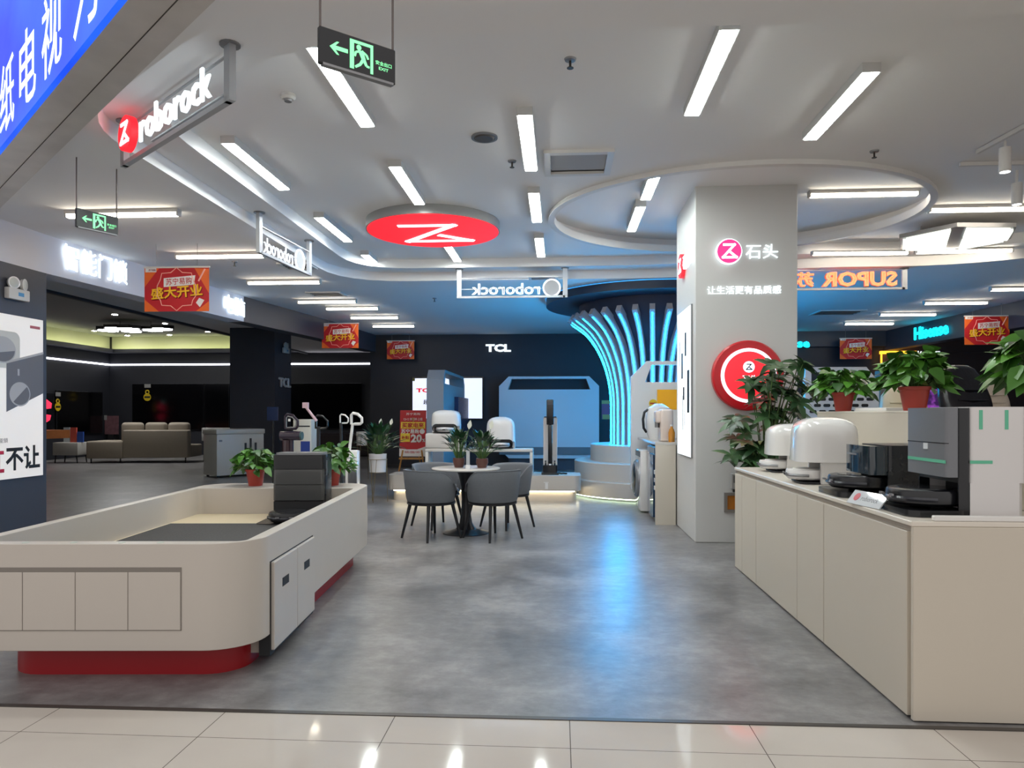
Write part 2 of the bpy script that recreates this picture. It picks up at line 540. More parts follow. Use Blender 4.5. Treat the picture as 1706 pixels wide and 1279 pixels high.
def batten(x0, x1, y, z, ztop, label, rz=0.0):
    L = (x1 - x0) / 2
    t = thing('batten_light', label, 'batten light', ((x0 + x1) / 2, y, z), rz, 'slim batten lights')
    mb = MB(); mb.box(-L, L, -0.04, 0.04, 0.035, ztop - z); mb.build('housing', mat('batten_white', '#cfcdca', 0.4), t, 0)
    mb = MB(); mb.box(-L + 0.01, L - 0.01, -0.03, 0.03, 0, 0.036, 0.012); mb.build('tube', TUBE, t)
    for sx in (-L, L - 0.02):
        mb = MB(); mb.box(sx, sx + 0.02, -0.035, 0.035, 0.0, 0.04); mb.build('end_cap', mat('batten_white', '#cfcdca', 0.4), t, 0)
for (x0, x1, y), lab in zip([(-4.96, -3.78, 6.95), (-4.87, -3.71, 8.87), (-4.75, -3.61, 10.7), (-4.67, -3.6, 12.6), (-4.43, -3.41, 13.44), (-4.34, -3.32, 14.74), (-4.26, -3.28, 16.2)],
        ['batten light right behind the smaller exit sign', 'batten light above the nearest red banner', 'third batten light over the left aisle', 'fourth batten light over the left aisle',
         'fifth batten light over the left aisle', 'sixth batten light over the left aisle', 'farthest batten light over the left aisle']):
    batten(x0, x1, y, 3.36, 3.43, lab)
for (x0, x1, y), lab in zip([(6.9, 8.0, 12.05), (6.57, 7.68, 13.48), (6.45, 7.55, 15.0), (6.31, 7.38, 16.45)],
        ['nearest batten light along the right dark fascia', 'second batten light along the right dark fascia', 'third batten light along the right dark fascia', 'farthest batten light along the right dark fascia']):
    batten(x0, x1, y, 3.36, 3.43, lab)
batten(2.74, 3.92, 8.15, 3.775, 3.845, 'slim batten light right of the white column, inside the round recess')
batten(4.08, 5.33, 8.27, 3.62, 3.69, 'slim batten light just right of the round recess rim')
batten(3.35, 4.62, 9.86, 3.50, 3.555, 'long batten light below the hexagonal ceiling lamp, left half', 0.03)
batten(4.68, 5.9, 9.82, 3.50, 3.555, 'long batten light below the hexagonal ceiling lamp, right half', -0.02)
batten(-11.1, -9.95, 14.3, 3.9, 4.0, 'batten light on the ceiling of the dark showroom')
for i, (x, y) in enumerate([(-11.59, 18.1), (-11.31, 20.0), (-14.5, 21.6), (-14.3, 23.0), (-11.1, 22.1), (-12.8, 22.9)]):
    t = thing('downlight', f'small round downlight in the showroom ceiling, {["nearest the dark trim", "second nearest the dark trim", "left of the black hexagon lamps", "farthest left by the cove", "right of the black hexagon lamps", "nearest the back cove centre"][i]}', 'downlight', (x, y, 3.98), 0, 'showroom downlights')
    mb = MB(); mb.lathe([(0.09, 0.0), (0.09, 0.02)], 16); mb.build('bezel', WHITE, t)
    mb = MB(); mb.lathe([(0.07, -0.006), (0.07, 0.004)], 16); mb.build('lens', glow('downlight_lens', '#fff8e8', 75.0), t)
# white hexagon lamp of six triangles
t = thing('hexagon_lamp', 'white glowing hexagonal ceiling lamp split into triangles by grey bars', 'ceiling lamp', (4.83, 9.15, 3.5))
for k in range(6):
    a0 = PI / 3 * k + 0.1; a1 = a0 + PI / 3
    c = Vector((math.cos((a0 + a1) / 2), math.sin((a0 + a1) / 2))) * 0.065
    sh = Vector((0.05 if math.cos((a0 + a1) / 2) > 0 else -0.05, 0))
    q = [c + sh, c + sh + Vector((math.cos(a0), math.sin(a0))) * 0.52, c + sh + Vector((math.cos(a1), math.sin(a1))) * 0.52]
    mb = MB(); mb.prism([tuple(v) for v in q], 0, 0.03); mb.build('diffuser', glow('hexagon_diffuser', '#fbfff0', 1.2), t, 0)
mb = MB(); mb.prism([(0.66 * math.cos(PI / 3 * k + 0.1) * 1.05, 0.64 * math.sin(PI / 3 * k + 0.1)) for k in range(6)], 0.031, 0.08); mb.build('backplate', GREYM, t, 0)
for p in ((-0.4, 0), (0.4, 0)):
    mb = MB(); mb.cyl((p[0], p[1], 0.08), (p[0], p[1], 0.19), 0.008, seg=6); mb.build('hanger_rod', GREYM, t)
# black hexagon pendant cluster in the showroom
t = thing('hexagon_pendant', 'black pendant cluster of flat lit hexagons in the dark showroom', 'pendant lamp', (-12.0, 19.6, 3.74))
for k, (dx, dy) in enumerate([(-0.75, 0.0), (-0.25, 0.3), (0.05, -0.3), (0.5, 0.1), (0.95, -0.2), (-0.3, -0.35)]):
    hexa = [(dx + 0.34 * math.cos(PI / 3 * i), dy + 0.34 * math.sin(PI / 3 * i)) for i in range(6)]
    hexi = [(dx + 0.29 * math.cos(PI / 3 * i), dy + 0.29 * math.sin(PI / 3 * i)) for i in range(6)]
    mb = MB(); mb.prism(hexa, 0.01 + 0.01 * (k % 2), 0.10); s = mb.build('shade', MATTE, t, 0)
    mb = MB(); mb.prism(hexi, -0.005 + 0.01 * (k % 2), 0.01 + 0.01 * (k % 2)); mb.build('diffuser', glow('hexagon_lit', '#ffffff', 18.0), s, 0)
for dx in (-0.4, 0.5):
    mb = MB(); mb.cyl((dx, 0, 0.1), (dx, 0, 0.26), 0.008, seg=6); mb.build('cable', MATTE, t)

# ------------------------------------------------------------------ small ceiling fittings
def sprinkler(x, y, z, label):
    t = thing('sprinkler', label, 'sprinkler', (x, y, z), 0, 'ceiling sprinklers')
    mb = MB(); mb.lathe([(0.04, 0), (0.035, -0.012), (0.012, -0.014)], 14); mb.build('escutcheon', GREYM, t)
    mb = MB(); mb.cyl((0, 0, -0.012), (0, 0, -0.06), 0.008, seg=8); mb.lathe([(0.022, -0.062), (0.022, -0.058)], 10); mb.build('nozzle', mat('sprinkler_bronze', '#4a4541', 0.4, metal=0.7), t)
sprinkler(0.07, 4.685, 3.69, 'dark sprinkler on the ceiling near the top centre')
sprinkler(-0.43, 6.54, 3.69, 'sprinkler beside the ceiling hatch, left of it')
sprinkler(2.75, 6.5, 3.69, 'sprinkler in front of the round recess on the right')
sprinkler(-4.35, 9.4, 3.43, 'sprinkler above the nearest red banner, by the white beam')
sprinkler(-2.2, 12.6, 3.43, 'sprinkler on the rear ceiling behind the red disc')
sprinkler(4.9, 11.9, 3.43, 'sprinkler below the orange reversed sign')
t = thing('smoke_detector', 'round white smoke detector on the ceiling left of the nearest exit sign', 'smoke detector', (-1.954, 5.08, 3.69))
mb = MB(); mb.lathe([(0.055, 0), (0.055, -0.02), (0.04, -0.035)], 18); mb.build('base', WHITE, t)
mb = MB(); mb.lathe([(0.03, -0.036), (0.026, -0.05)], 14); mb.build('sensor', GREYM, t)
t = thing('recessed_spotlight', 'unlit round recessed spotlight in the ceiling near the red disc', 'spotlight', (-0.622, 5.96, 3.69))
mb = MB(); mb.prism([(0.11 * math.cos(2 * PI * i / 28), 0.11 * math.sin(2 * PI * i / 28)) for i in range(28)], -0.012, 0, [(0.088 * math.cos(2 * PI * i / 28), 0.088 * math.sin(2 * PI * i / 28)) for i in range(28)]); mb.build('bezel', GREYM, t)
mb = MB(); mb.lathe([(0.075, -0.02), (0.088, 0.0)], 20); mb.build('lamp_head', mat('spot_dark', '#4b4642', 0.5), t)
t = thing('ceiling_hatch', 'square access hatch with dark gap in the ceiling right of the centre lights', 'hatch', (0.17, 6.6, 3.69))
mb = MB(); mb.prism([(-0.31, -0.31), (0.31, -0.31), (0.31, 0.31), (-0.31, 0.31)], -0.03, 0, [(-0.25, -0.25), (0.25, -0.25), (0.25, 0.25), (-0.25, 0.25)]); mb.build('frame', WHITE, t, 0)
mb = MB(); mb.box(-0.245, 0.245, -0.245, 0.19, -0.012, -0.002); mb.build('door', mat('hatch_panel', '#a5a2a0', 0.8), t, 0)
mb = MB(); mb.box(-0.25, 0.25, 0.19, 0.25, -0.004, -0.001); mb.build('gap', MATTE, t, 0)
def vent(x, y, z, w, d, label):
    t = thing('ceiling_vent', label, 'air vent', (x, y, z), 0, 'ceiling air vents')
    mb = MB(); mb.prism([(-w, -d), (w, -d), (w, d), (-w, d)], -0.02, 0, [(-w + 0.04, -d + 0.03), (w - 0.04, -d + 0.03), (w - 0.04, d - 0.03), (-w + 0.04, d - 0.03)]); mb.build('frame', WHITE, t, 0)
    mb = MB(); mb.box(-w + 0.04, w - 0.04, -d + 0.03, d - 0.03, -0.004, -0.001); mb.build('opening', MATTE, t, 0)
    for i in range(4):
        yy = -d + 0.03 + (2 * d - 0.06) * (i + 0.5) / 4
        mb = MB(); mb.box(-w + 0.04, w - 0.04, yy - 0.012, yy + 0.004, -0.016, -0.008); mb.build('slat', GREYM, t, 0)
vent(-0.24, 10.78, 3.43, 0.22, 0.12, 'dark slotted air vent below the farthest light of the centre row')
vent(-3.6, 9.7, 3.43, 0.22, 0.2, 'square air vent above the left aisle beside the reversed sign')
vent(-3.95, 12.0, 3.43, 0.3, 0.2, 'air vent between two batten lights over the left aisle')
vent(5.58, 14.9, 3.43, 0.45, 0.35, 'large square air vent on the dim ceiling below the orange sign')
t = thing('track_light', 'white track with two cylinder spotlights at the top right corner', 'track light', (3.9, 6.5, 3.55))
mb = MB(); mb.strip([(-0.27, 0.02, 0.1), (-0.2, -0.75, 0.1)], 0.03, 0.035); mb.build('track', WHITE, t, 0)
mb = MB(); mb.box(-0.25, 0.9, 0.32, 0.35, 0.1, 0.135); mb.build('track', WHITE, t, 0)
for x, y, z in ((-0.2, -0.25, 0.0), (0.38, 0.55, -0.05)):
    mb = MB(); mb.cyl((x, y, 0.12), (x, y, z + 0.05), 0.012); mb.cyl((x, y, z + 0.05), (x, y, z - 0.15), 0.045, seg=18); h = mb.build('lamp_head', WHITE, t)
    mb = MB(); mb.lathe([(0.038, z - 0.152), (0.038, z - 0.146)], 16, (x, y, 0)); mb.build('lens', glow('spot_lens', '#ffffff', 3.0), h)

# ------------------------------------------------------------------ red ceiling disc
t = thing('ceiling_sign', 'round red backlit disc on the ceiling with a white angular Z emblem', 'sign', (-1.516, 8.6, 3.58))
mb = MB(); mb.lathe([(0.80, 0.004), (0.80, 0.11)], 64); mb.build('rim', mat('disc_rim_grey', '#9a9a99', 0.4, metal=0.3), t)
mb = MB(); mb.lathe([(0.785, -0.004), (0.785, 0.01)], 64); mb.build('face', REDGLOW, t)
mb = MB(); mb.M = Matrix.Translation((-0.02, 0.05, -0.006)) @ Matrix.Rotation(PI, 4, 'X')
zlogo(mb, 0.74, 0.006, 0.055); mb.build('emblem', glow('white_lit_emblem', '#f4f6ff', 1.6), t, 0)

# ------------------------------------------------------------------ hanging signs
FRM = mat('sign_frame_grey', '#b4b6ba', 0.4, metal=0.3)
OUTL = glow('white_outline_glow', '#eef4ff', 1.25)
def hanging_sign(p0, p1, label, front, hz=0.3, zb=3.22, ztop=3.43, word='roborock', m=None, circle=True, backlit=None, wtxt=None, xtxt=0.0):
    """frame from p0 (reader's left end) to p1 seen from its lit front"""
    v = Vector(p1) - Vector(p0); L = v.length; rz = math.atan2(v.y, v.x)
    c = (Vector(p0) + Vector(p1)) / 2
    t = thing('hanging_sign', label, 'sign', (c.x, c.y, zb), rz, 'hanging shop signs')
    mb = MB()
    mb.box(-L / 2, L / 2, -0.02, 0.02, 0, 0.03); mb.build('bottom_rail', FRM, t, 0)
    for sx in (-1, 1):
        mb = MB(); mb.box(sx * L / 2 - 0.035, sx * L / 2 + 0.035, -0.02, 0.02, 0.0, ztop - zb); p = mb.build('post', FRM, t, 0)
        mb = MB(); mb.lathe([(0.06, ztop - zb - 0.01), (0.06, ztop - zb)], 14, (sx * L / 2, 0, 0)); mb.build('ceiling_plate', GREYM, p)
    return t, L
def roborock_front(t, L, k=1.0):
    r = 0.125 * k
    x0 = -L / 2 + 0.22
    mb = MB(); mb.M = Matrix.Translation((x0, -0.03, 0.17)) @ frame_xy(0)
    mb.lathe([(r, 0), (r, 0.05)], 36); mb.build('emblem_disc', REDGLOW, t)
    mb = MB(); mb.M = Matrix.Translation((x0, -0.08, 0.17)) @ frame_xy(0)
    zlogo(mb, r * 1.05, 0.006, 0.09); mb.build('emblem', LETW, t, 0)
    text(t, 'roborock', L - 0.55, 0.21, (x0 + r + 0.05 + (L - 0.55) / 2, -0.03, 0.17), 0, LETW, 0.02, 0.012)
    mb = MB(); mb.box(x0 + 0.3, L / 2, -0.015, 0.0, 0.05, 0.06); mb.box(x0 - 0.15, L / 2, -0.015, 0.0, 0.27, 0.28); mb.build('letter_rail', FRM, t, 0)
t, L = hanging_sign((-3.215, 5.14), (-1.931, 4.112), 'lit hanging sign with red disc emblem and white lettering, seen from its front', True, ztop=3.56)
roborock_front(t, L)
def back_sign(p0, p1, label, xs):
    t, L = hanging_sign(p0, p1, label, False, zb=3.12, ztop=3.56)
    r = 0.125; x0 = -L / 2 + 0.2
    ring = [(x0 + r * math.cos(2 * PI * i / 36), -0.03, 0.15 + r * math.sin(2 * PI * i / 36)) for i in range(36)]
    mb = MB(); mb.tube(ring, 0.012, 6, True); mb.build('emblem_ring', OUTL, t)
    mb = MB(); mb.M = Matrix.Translation((x0, -0.035, 0.15)) @ frame_xy(0)
    mb.lathe([(r, 0), (r, 0.02)], 36); mb.build('emblem_disc', mat('disc_back_grey', '#9c9c9e', 0.5), t)
    text(t, 'roborock', L - 0.55, 0.17, (x0 + r + 0.05 + (L - 0.55) / 2, -0.04, 0.14), 0, OUTL, 0, 0, outline=0.022)
    mb = MB(); mb.box(-L / 2, L / 2, -0.015, 0.015, 0.29, 0.3); mb.build('top_rail', FRM, t, 0)
    mb = MB(); mb.box(-L / 2 + 0.35, L / 2, -0.004, 0.004, 0.13, 0.14); mb.build('letter_rail', FRM, t, 0)
back_sign((-3.13, 8.84), (-3.226, 7.565), 'hanging sign seen from behind at the left recess edge, white outlined reversed letters', 0)
back_sign((0.085, 10.74), (-1.50, 10.74), 'hanging sign seen from behind over the back edge, reversed outline letters and grey disc', 0)
t, L = hanging_sign((4.82, 10.43), (2.4, 10.43), 'orange lit sign with reversed lettering, right of the white column', False, zb=3.13)
ORG = glow('orange_outline_glow', '#ff8a5c', 1.05)
ORF = mat('orange_translucent_letter', '#d9603a', 0.5, emit='#d9603a', strength=0.35)
text(t, 'SUPOR', 1.04, 0.215, (-0.60, -0.03, 0.155), 0, ORF, 0.02, 0.03)
text(t, 'SUPOR', 1.04, 0.215, (-0.60, 0.0, 0.155), 0, ORG, 0, 0, outline=0.045)
text(t, '苏泊尔', 0.8, 0.215, (0.42, -0.03, 0.155), 0, ORF, 0.02, 0.03)
text(t, '苏泊尔', 0.8, 0.215, (0.42, 0.0, 0.155), 0, ORG, 0, 0, outline=0.035)
mb = MB(); mb.box(-L / 2, L / 2, 0.005, 0.02, 0.275, 0.29); mb.build('top_rail', FRM, t, 0)

# ------------------------------------------------------------------ exit signs
def exit_sign(p0, p1, zb, ztop, label):
    v = Vector(p1) - Vector(p0); rz = math.atan2(v.y, v.x); L = 0.34; c = (Vector(p0) + Vector(p1)) / 2
    t = thing('exit_sign', label, 'exit sign', (c.x, c.y, zb), rz, 'hanging exit signs')
    mb = MB(); mb.box(-L / 2, L / 2, -0.012, 0.012, 0, 0.15, 0.004, 1); mb.build('body', BLACK, t, 0)
    mb = MB(); mb.box(-L / 2 + 0.015, L / 2 - 0.01, -0.013, 0.013, -0.004, 0.006); mb.build('bottom_trim', GREYM, t, 0)
    for sx in (-1, 1):
        mb = MB(); mb.cyl((sx * (L / 2 - 0.008), 0, 0.14), (sx * (L / 2 - 0.008), 0, ztop - zb), 0.005, seg=8); mb.build('hanger_rod', mat('rod_brown_grey', '#6d6462', 0.5, metal=0.4), t)
    mb = MB(); mb.M = Matrix.Translation((-0.085, -0.0125, 0.078)) @ frame_xy(0)
    mb.prism([(-0.042, 0), (-0.012, 0.026), (-0.002, 0.026), (-0.018, 0.008), (0.036, 0.008), (0.036, -0.008), (-0.018, -0.008), (-0.002, -0.026), (-0.012, -0.026)], 0, 0.002)
    mb.build('arrow', GREENG, t, 0)
    mb = MB(); mb.M = Matrix.Translation((0.012, -0.0125, 0.075)) @ frame_xy(0)
    mb.prism([(-0.052, -0.06), (-0.052, 0.06), (0.052, 0.06), (0.052, -0.06), (0.04, -0.06), (0.04, 0.048), (-0.034, 0.048), (-0.034, -0.06)], 0, 0.002)
    # running figure
    mb.prism([(-0.012 + 0.011 * math.cos(2 * PI * i / 12), 0.034 + 0.011 * math.sin(2 * PI * i / 12)) for i in range(12)], 0, 0.002)
    for a, b, w in (((-0.004, 0.022), (0.010, -0.012), 0.011), ((-0.004, 0.022), (-0.026, 0.012), 0.005), ((-0.026, 0.012), (-0.03, -0.006), 0.005), ((0.0, 0.022), (0.022, 0.012), 0.005), ((0.022, 0.012), (0.03, -0.004), 0.005),
                    ((0.008, -0.01), (-0.006, -0.034), 0.007), ((-0.006, -0.034), (-0.028, -0.05), 0.006), ((0.01, -0.01), (0.022, -0.034), 0.007), ((0.022, -0.034), (0.036, -0.036), 0.005)):
        A_, B_ = Vector(a), Vector(b); d = (B_ - A_).normalized(); n = Vector((-d.y, d.x)) * w
        mb.prism([tuple(A_ + n), tuple(A_ - n), tuple(B_ - n * 0.8), tuple(B_ + n * 0.8)], 0, 0.002)
    mb.build('pictogram', GREENG, t, 0)
    text(t, '安全出口', 0.075, 0.018, (0.113, -0.0125, 0.072), 0, GREENG, 0.001, 0.02)
    text(t, 'EXIT', 0.045, 0.013, (0.113, -0.0125, 0.05), 0, GREENG, 0.001, 0.02)
exit_sign((-0.967, 2.843), (-0.711, 3.06), 2.80, 3.6, 'large hanging exit sign near the top of the view, green running figure and arrow')
exit_sign((-3.86, 5.44), (-3.66, 5.83), 2.876, 3.43, 'smaller hanging exit sign at left in front of a batten light')

# ------------------------------------------------------------------ blue screen fascia at the top left
v = Vector((-1.878 + 3.921, 3.033 - 4.813)); rz = math.atan2(v.y, v.x)
t = thing('led_screen', 'huge glowing blue screen with white characters at the top left corner', 'screen', (-2.9, 3.92, 3.2), rz)
mb = MB(); mb.box(-3.6, 2.2, -0.03, 0.0, 0.0, 1.9)
m = mat('blue_screen', '#04081c', 0.5, spec=0.2)
nt = m.node_tree; b = nt.nodes['Principled BSDF']
tc = nt.nodes.new('ShaderNodeTexCoord'); n = nt.nodes.new('ShaderNodeTexNoise'); n.inputs['Scale'].default_value = 0.9; n.inputs['Detail'].default_value = 1
nt.links.new(tc.outputs['Object'], n.inputs['Vector'])
cr = nt.nodes.new('ShaderNodeValToRGB')
cr.color_ramp.elements[0].position = 0.35; cr.color_ramp.elements[0].color = lin('#0038e8')
cr.color_ramp.elements[1].position = 0.68; cr.color_ramp.elements[1].color = lin('#2f7cff')
nt.links.new(n.outputs['Fac'], cr.inputs['Fac']); nt.links.new(cr.outputs['Color'], b.inputs['Emission Color'])
b.inputs['Emission Strength'].default_value = 0.8
mb.build('display', m, t, 0)
mb = MB(); mb.box(-3.6, 2.2, 0.0, 0.27, 0.0, 0.23); mb.box(-3.6, 2.2, 0.0, 0.06, 0.23, 1.9); mb.build('casing', STEEL, t, 0)
mb = MB(); mb.box(-3.6, 2.2, 0.15, 0.154, -0.003, 0.0); mb.build('seam', GAP, t, 0)
SW = glow('white_screen_text', '#e6f3ff', 0.9)
for ch, x in (('纸', -0.93), ('电', -0.36), ('视', 0.2), ('为', 0.84)):
    text(t, ch, 0.42, 0.46, (x, -0.032, 0.285), 0, SW, 0.003, 0.006)

# ------------------------------------------------------------------ red opening banners
BRED = mat('banner_red', '#c4161f', 0.5)
BORG = mat('banner_orange', '#ef6a1e', 0.5)
BPNK = mat('banner_pink_line', '#ffb9a8', 0.5)
BYEL = mat('banner_yellow', '#ffc21a', 0.5)
BDRK = mat('banner_dark_red', '#8f0d14', 0.5)
BWHT = mat('banner_white', '#f0ece8', 0.5)
def banner(x, y, ztop, w, label, ceil=3.43, rz=0.0):
    h = w * 0.665
    t = thing('hanging_banner', label, 'banner', (x, y, ztop - h), rz, 'red opening banners')
    mb = MB(); mb.box(-w / 2, w / 2, -0.002, 0.002, 0, h); mb.build('sheet', BRED, t, 0)
    mb = MB(); mb.box(-w / 2 - 0.01, w / 2 + 0.01, -0.008, 0.008, h - 0.012, h + 0.008); mb.build('top_rail', mat('rail_white', '#d9d5d0', 0.4), t, 0)
    for sx in (-0.32, 0.32):
        mb = MB(); mb.cyl((sx * w, 0, h), (sx * w, 0, ceil - (ztop - h)), 0.0025, seg=5); mb.build('cord', GREYM, t)
    F = Matrix.Translation((0, -0.0025, h / 2)) @ frame_xy(0)
    hw, hh = w / 2, h / 2
    for q in ([(-hw, hh), (-hw, 0.1 * hh), (-0.55 * hw, 0.95 * hh), (-0.5 * hw, hh)], [(hw, hh * 0.9), (0.55 * hw, hh * 0.95), (0.8 * hw, 0.3 * hh), (hw, -0.2 * hh)],
              [(-hw, -hh), (-hw, -0.45 * hh), (-0.55 * hw, -hh)], [(hw, -hh), (0.6 * hw, -hh), (hw, -0.55 * hh)]):
        mb = MB(); mb.M = F; mb.prism(q, 0, 0.001); mb.build('corner_artwork', BORG, t, 0)
    mb = MB(); mb.M = F
    mb.prism([(-0.97 * hw, 0.96 * hh), (-0.97 * hw, 0.78 * hh), (-0.63 * hw, 0.78 * hh), (-0.63 * hw, 0.96 * hh)], 0.001, 0.002)
    mb.prism([(-0.4 * hw, 0.5 * hh), (-0.4 * hw, 0.1 * hh), (0.54 * hw, 0.2 * hh), (0.58 * hw, 0.62 * hh)], 0.001, 0.002)
    mb.prism([(0.6 * hw, -0.62 * hh), (0.7 * hw, -0.4 * hh), (0.86 * hw, -0.5 * hh), (0.72 * hw, -0.82 * hh)], 0.001, 0.002)
    mb.build('white_artwork', BWHT, t, 0)
    mb = MB(); mb.M = F
    base = [(0, 0.97), (0.18, 0.75), (0.46, 0.72), (0.5, 0.45), (0.6, 0.15), (0.6, -0.3), (0.5, -0.5), (0.46, -0.72), (0.18, -0.75), (0, -0.97)]
    full = base + [(-x_, y_) for x_, y_ in base[::-1][1:-1]]
    mb.tube([(a * hw, b_ * hh, 0.002) for a, b_ in full], 0.0055 * w / 0.8, 5, True)
    mb.cyl((0.68 * hw, 0.35 * hh, 0.002), (0.88 * hw, 0.9 * hh, 0.002), 0.01)
    mb.build('line_artwork', BPNK, t, 0)
    text(t, '苏宁易购', w * 0.40, h * 0.155, (0.035 * w, -0.0055, h * 0.678), 0, BRED, 0.001, 0.01, tilt=0.06)
    s = text(t, '盛大开业', w * 0.80, h * 0.28, (0.01 * w, -0.0045, h * 0.422), 0, BDRK, 0.001, 0.05, tilt=0.07)
    s = text(t, '盛大开业', w * 0.80, h * 0.28, (0, -0.007, h * 0.44), 0, BYEL, 0.001, 0.03, tilt=0.07)
    text(t, '苏宁易购', w * 0.11, h * 0.05, (-0.38 * w, -0.0055, h * 0.935), 0, BDRK, 0.0005, 0.02)
banner(-4.585, 8.366, 3.15, 0.80, 'largest red opening banner, hung beside the white beam with lit characters')
banner(-4.70, 15.2, 3.33, 0.80, 'red opening banner hanging over the far left aisle by the dark beam')
banner(-4.02, 18.05, 3.24, 0.70, 'small red opening banner in front of the dark back wall')
banner(7.14, 17.9, 3.21, 0.75, 'small red opening banner hung right of the white column, above the potted plants')
banner(7.895, 13.88, 3.20, 0.80, 'red opening banner at the right edge beside the cyan lit word')

# ------------------------------------------------------------------ lit lettering on beams and walls
t = thing('lit_lettering', 'four large white lit Chinese characters on the white beam at left', 'sign', (-5.765, 8.62, 3.24), PI / 2 - 0.083)
text(t, '智能门锁', 1.12, 0.31, (0, -0.012, 0), 0, LETW, 0.015, 0.014)
t = thing('lit_lettering', 'two white lit characters at the far end of the white beam', 'sign', (-5.50, 11.86, 3.215), PI / 2 - 0.083)
text(t, '电脑', 0.66, 0.32, (0, -0.012, 0), 0, LETW, 0.015, 0.014)
t = thing('lit_lettering', 'three white lit capital letters on the dark back wall', 'sign', (-1.56, 18.4, 3.07))
text(t, 'TCL', 0.65, 0.2, (0, -0.01, 0), 0, LETW, 0.05, 0.05)
t = thing('lit_lettering', 'three grey unlit capital letters on the side of the dark column', 'sign', (-6.73, 17.2, 2.15), PI / 2)
text(t, 'TCL', 0.75, 0.24, (0, -0.01, 0), 0, mat('letter_grey', '#d0d0d2', 0.4), 0.05, 0.05)
CYL = glow('cyan_lit_letter', '#16e0ff', 1.5)
t = thing('lit_lettering', 'cyan lit letters just right of the white column, partly hidden', 'sign', (5.62, 18.25, 3.13))
text(t, 'Hisense', 1.1, 0.22, (0, -0.01, 0), 0, CYL, 0.04, 0.04)
t = thing('lit_lettering', 'cyan lit word on the right dark fascia beside a red banner', 'sign', (8.13, 16.3, 3.2), -PI / 2 + 0.06)
text(t, 'Hisense', 1.3, 0.29, (0, -0.02, 0), 0, CYL, 0.04, 0.04)
t = thing('lit_lettering', 'small white lit characters on the brown wall above the potted plants', 'sign', (8.98, 18.5, 2.86))
text(t, '激光电视', 0.85, 0.17, (0, -0.01, 0), 0, LETW, 0.03, 0.02)
t = thing('portal_light', 'golden lit rectangular frame on the brown wall', 'light', (8.3, 18.36, 0))
GOLD = glow('golden_led', '#ffb030', 1.6)
mb = MB(); mb.box(-0.42, 0.42, -0.12, -0.02, 2.86, 2.93); mb.build('lintel', GOLD, t, 0)
for sx in (-0.42, 0.38):
    mb = MB(); mb.box(sx, sx + 0.03, -0.12, -0.08, 0.0, 2.86); mb.build('side_strip', GOLD, t, 0)
mb = MB(); mb.box(-0.38, 0.38, -0.04, 0.0, 0, 2.86); mb.build('backing', mat('frame_backing', '#5b4a45', 0.5), t, 0)

# ------------------------------------------------------------------ signs on the white column
t = thing('lit_lettering', 'round pink emblem with two white lit characters on the column front', 'sign', (2.0, 7.9, 3.13))
mb = MB(); mb.M = Matrix.Translation((-0.185, -0.01, 0)) @ frame_xy(0); mb.lathe([(0.138, 0), (0.138, 0.03)], 40); mb.build('emblem_halo', LETW, t)
mb = MB(); mb.M = Matrix.Translation((-0.185, -0.03, 0)) @ frame_xy(0); mb.lathe([(0.125, 0), (0.125, 0.03)], 40); mb.build('emblem_disc', glow('pink_lit_acrylic', '#f4286c', 1.0), t)
mb = MB(); mb.M = Matrix.Translation((-0.187, -0.061, 0)) @ frame_xy(0); zlogo(mb, 0.135, 0.004, 0.09); mb.build('emblem', LETW, t, 0)
text(t, '石头', 0.34, 0.155, (0.165, -0.012, 0.0), 0, LETW, 0.01, 0.006)
t = thing('lit_lettering', 'row of eight small white lit characters on the column below the emblem', 'sign', (1.98, 7.9, 2.72))
text(t, '让生活更有品质感', 0.78, 0.088, (0, -0.01, 0), 0, LETW, 0.006, 0.0)
t = thing('lit_lettering', 'red disc and white characters on the narrow left side of the column', 'sign', (1.465, 8.42, 3.13), -PI / 2)
mb = MB(); mb.M = Matrix.Translation((-0.2, -0.005, 0)) @ frame_xy(0); mb.lathe([(0.14, 0), (0.14, 0.04)], 32); mb.build('emblem_disc', REDGLOW, t)
mb = MB(); mb.M = Matrix.Translation((-0.2, -0.046, 0)) @ frame_xy(0); zlogo(mb, 0.14, 0.004, 0.09); mb.build('emblem', LETW, t, 0)
text(t, '石头', 0.36, 0.16, (0.15, -0.005, 0.0), 0, LETW, 0.04, 0.02)
t = thing('round_sign', 'large round red sign on the column front with white ring and characters', 'sign', (2.007, 7.9, 1.797))
def lath(prof, name, m, seg=64, y=0.0):
    mb = MB(); mb.M = Matrix.Translation((0, y, 0)) @ frame_xy(0); mb.lathe(prof, seg); return mb.build(name, m, t)
lath([(0.375, 0.0), (0.375, 0.07), (0.36, 0.085), (0.31, 0.088)], 'rim', RED)
lath([(0.29, 0.02), (0.29, 0.10)], 'white_ring', glow('ring_lit_white', '#e8ecff', 0.95))
lath([(0.255, 0.03), (0.255, 0.104)], 'face', glow('red_lit_face', '#ff2430', 0.85))
lath([(0.06, 0.04), (0.06, 0.107)], 'emblem_disc', glow('ring_lit_white', '#e8ecff', 0.95), 32) .location = (-0.0, 0, 0.09)
mb = MB(); mb.M = Matrix.Translation((0.0, -0.108, 0.09)) @ frame_xy(0); zlogo(mb, 0.055, 0.003, 0.09); mb.build('emblem', MATTE, t, 0)
text(t, '石头', 0.16, 0.075, (0.01, -0.105, -0.035), 0, LETW, 0.004, 0.02)
t = thing('light_box', 'narrow lit poster of black stick vacuums on the column side facing the aisle', 'light box', (1.465, 8.48, 0.9), -PI / 2)
mb = MB(); mb.box(-0.44, 0.44, -0.02, 0, 0, 1.7); mb.build('frame', GREYM, t, 0)
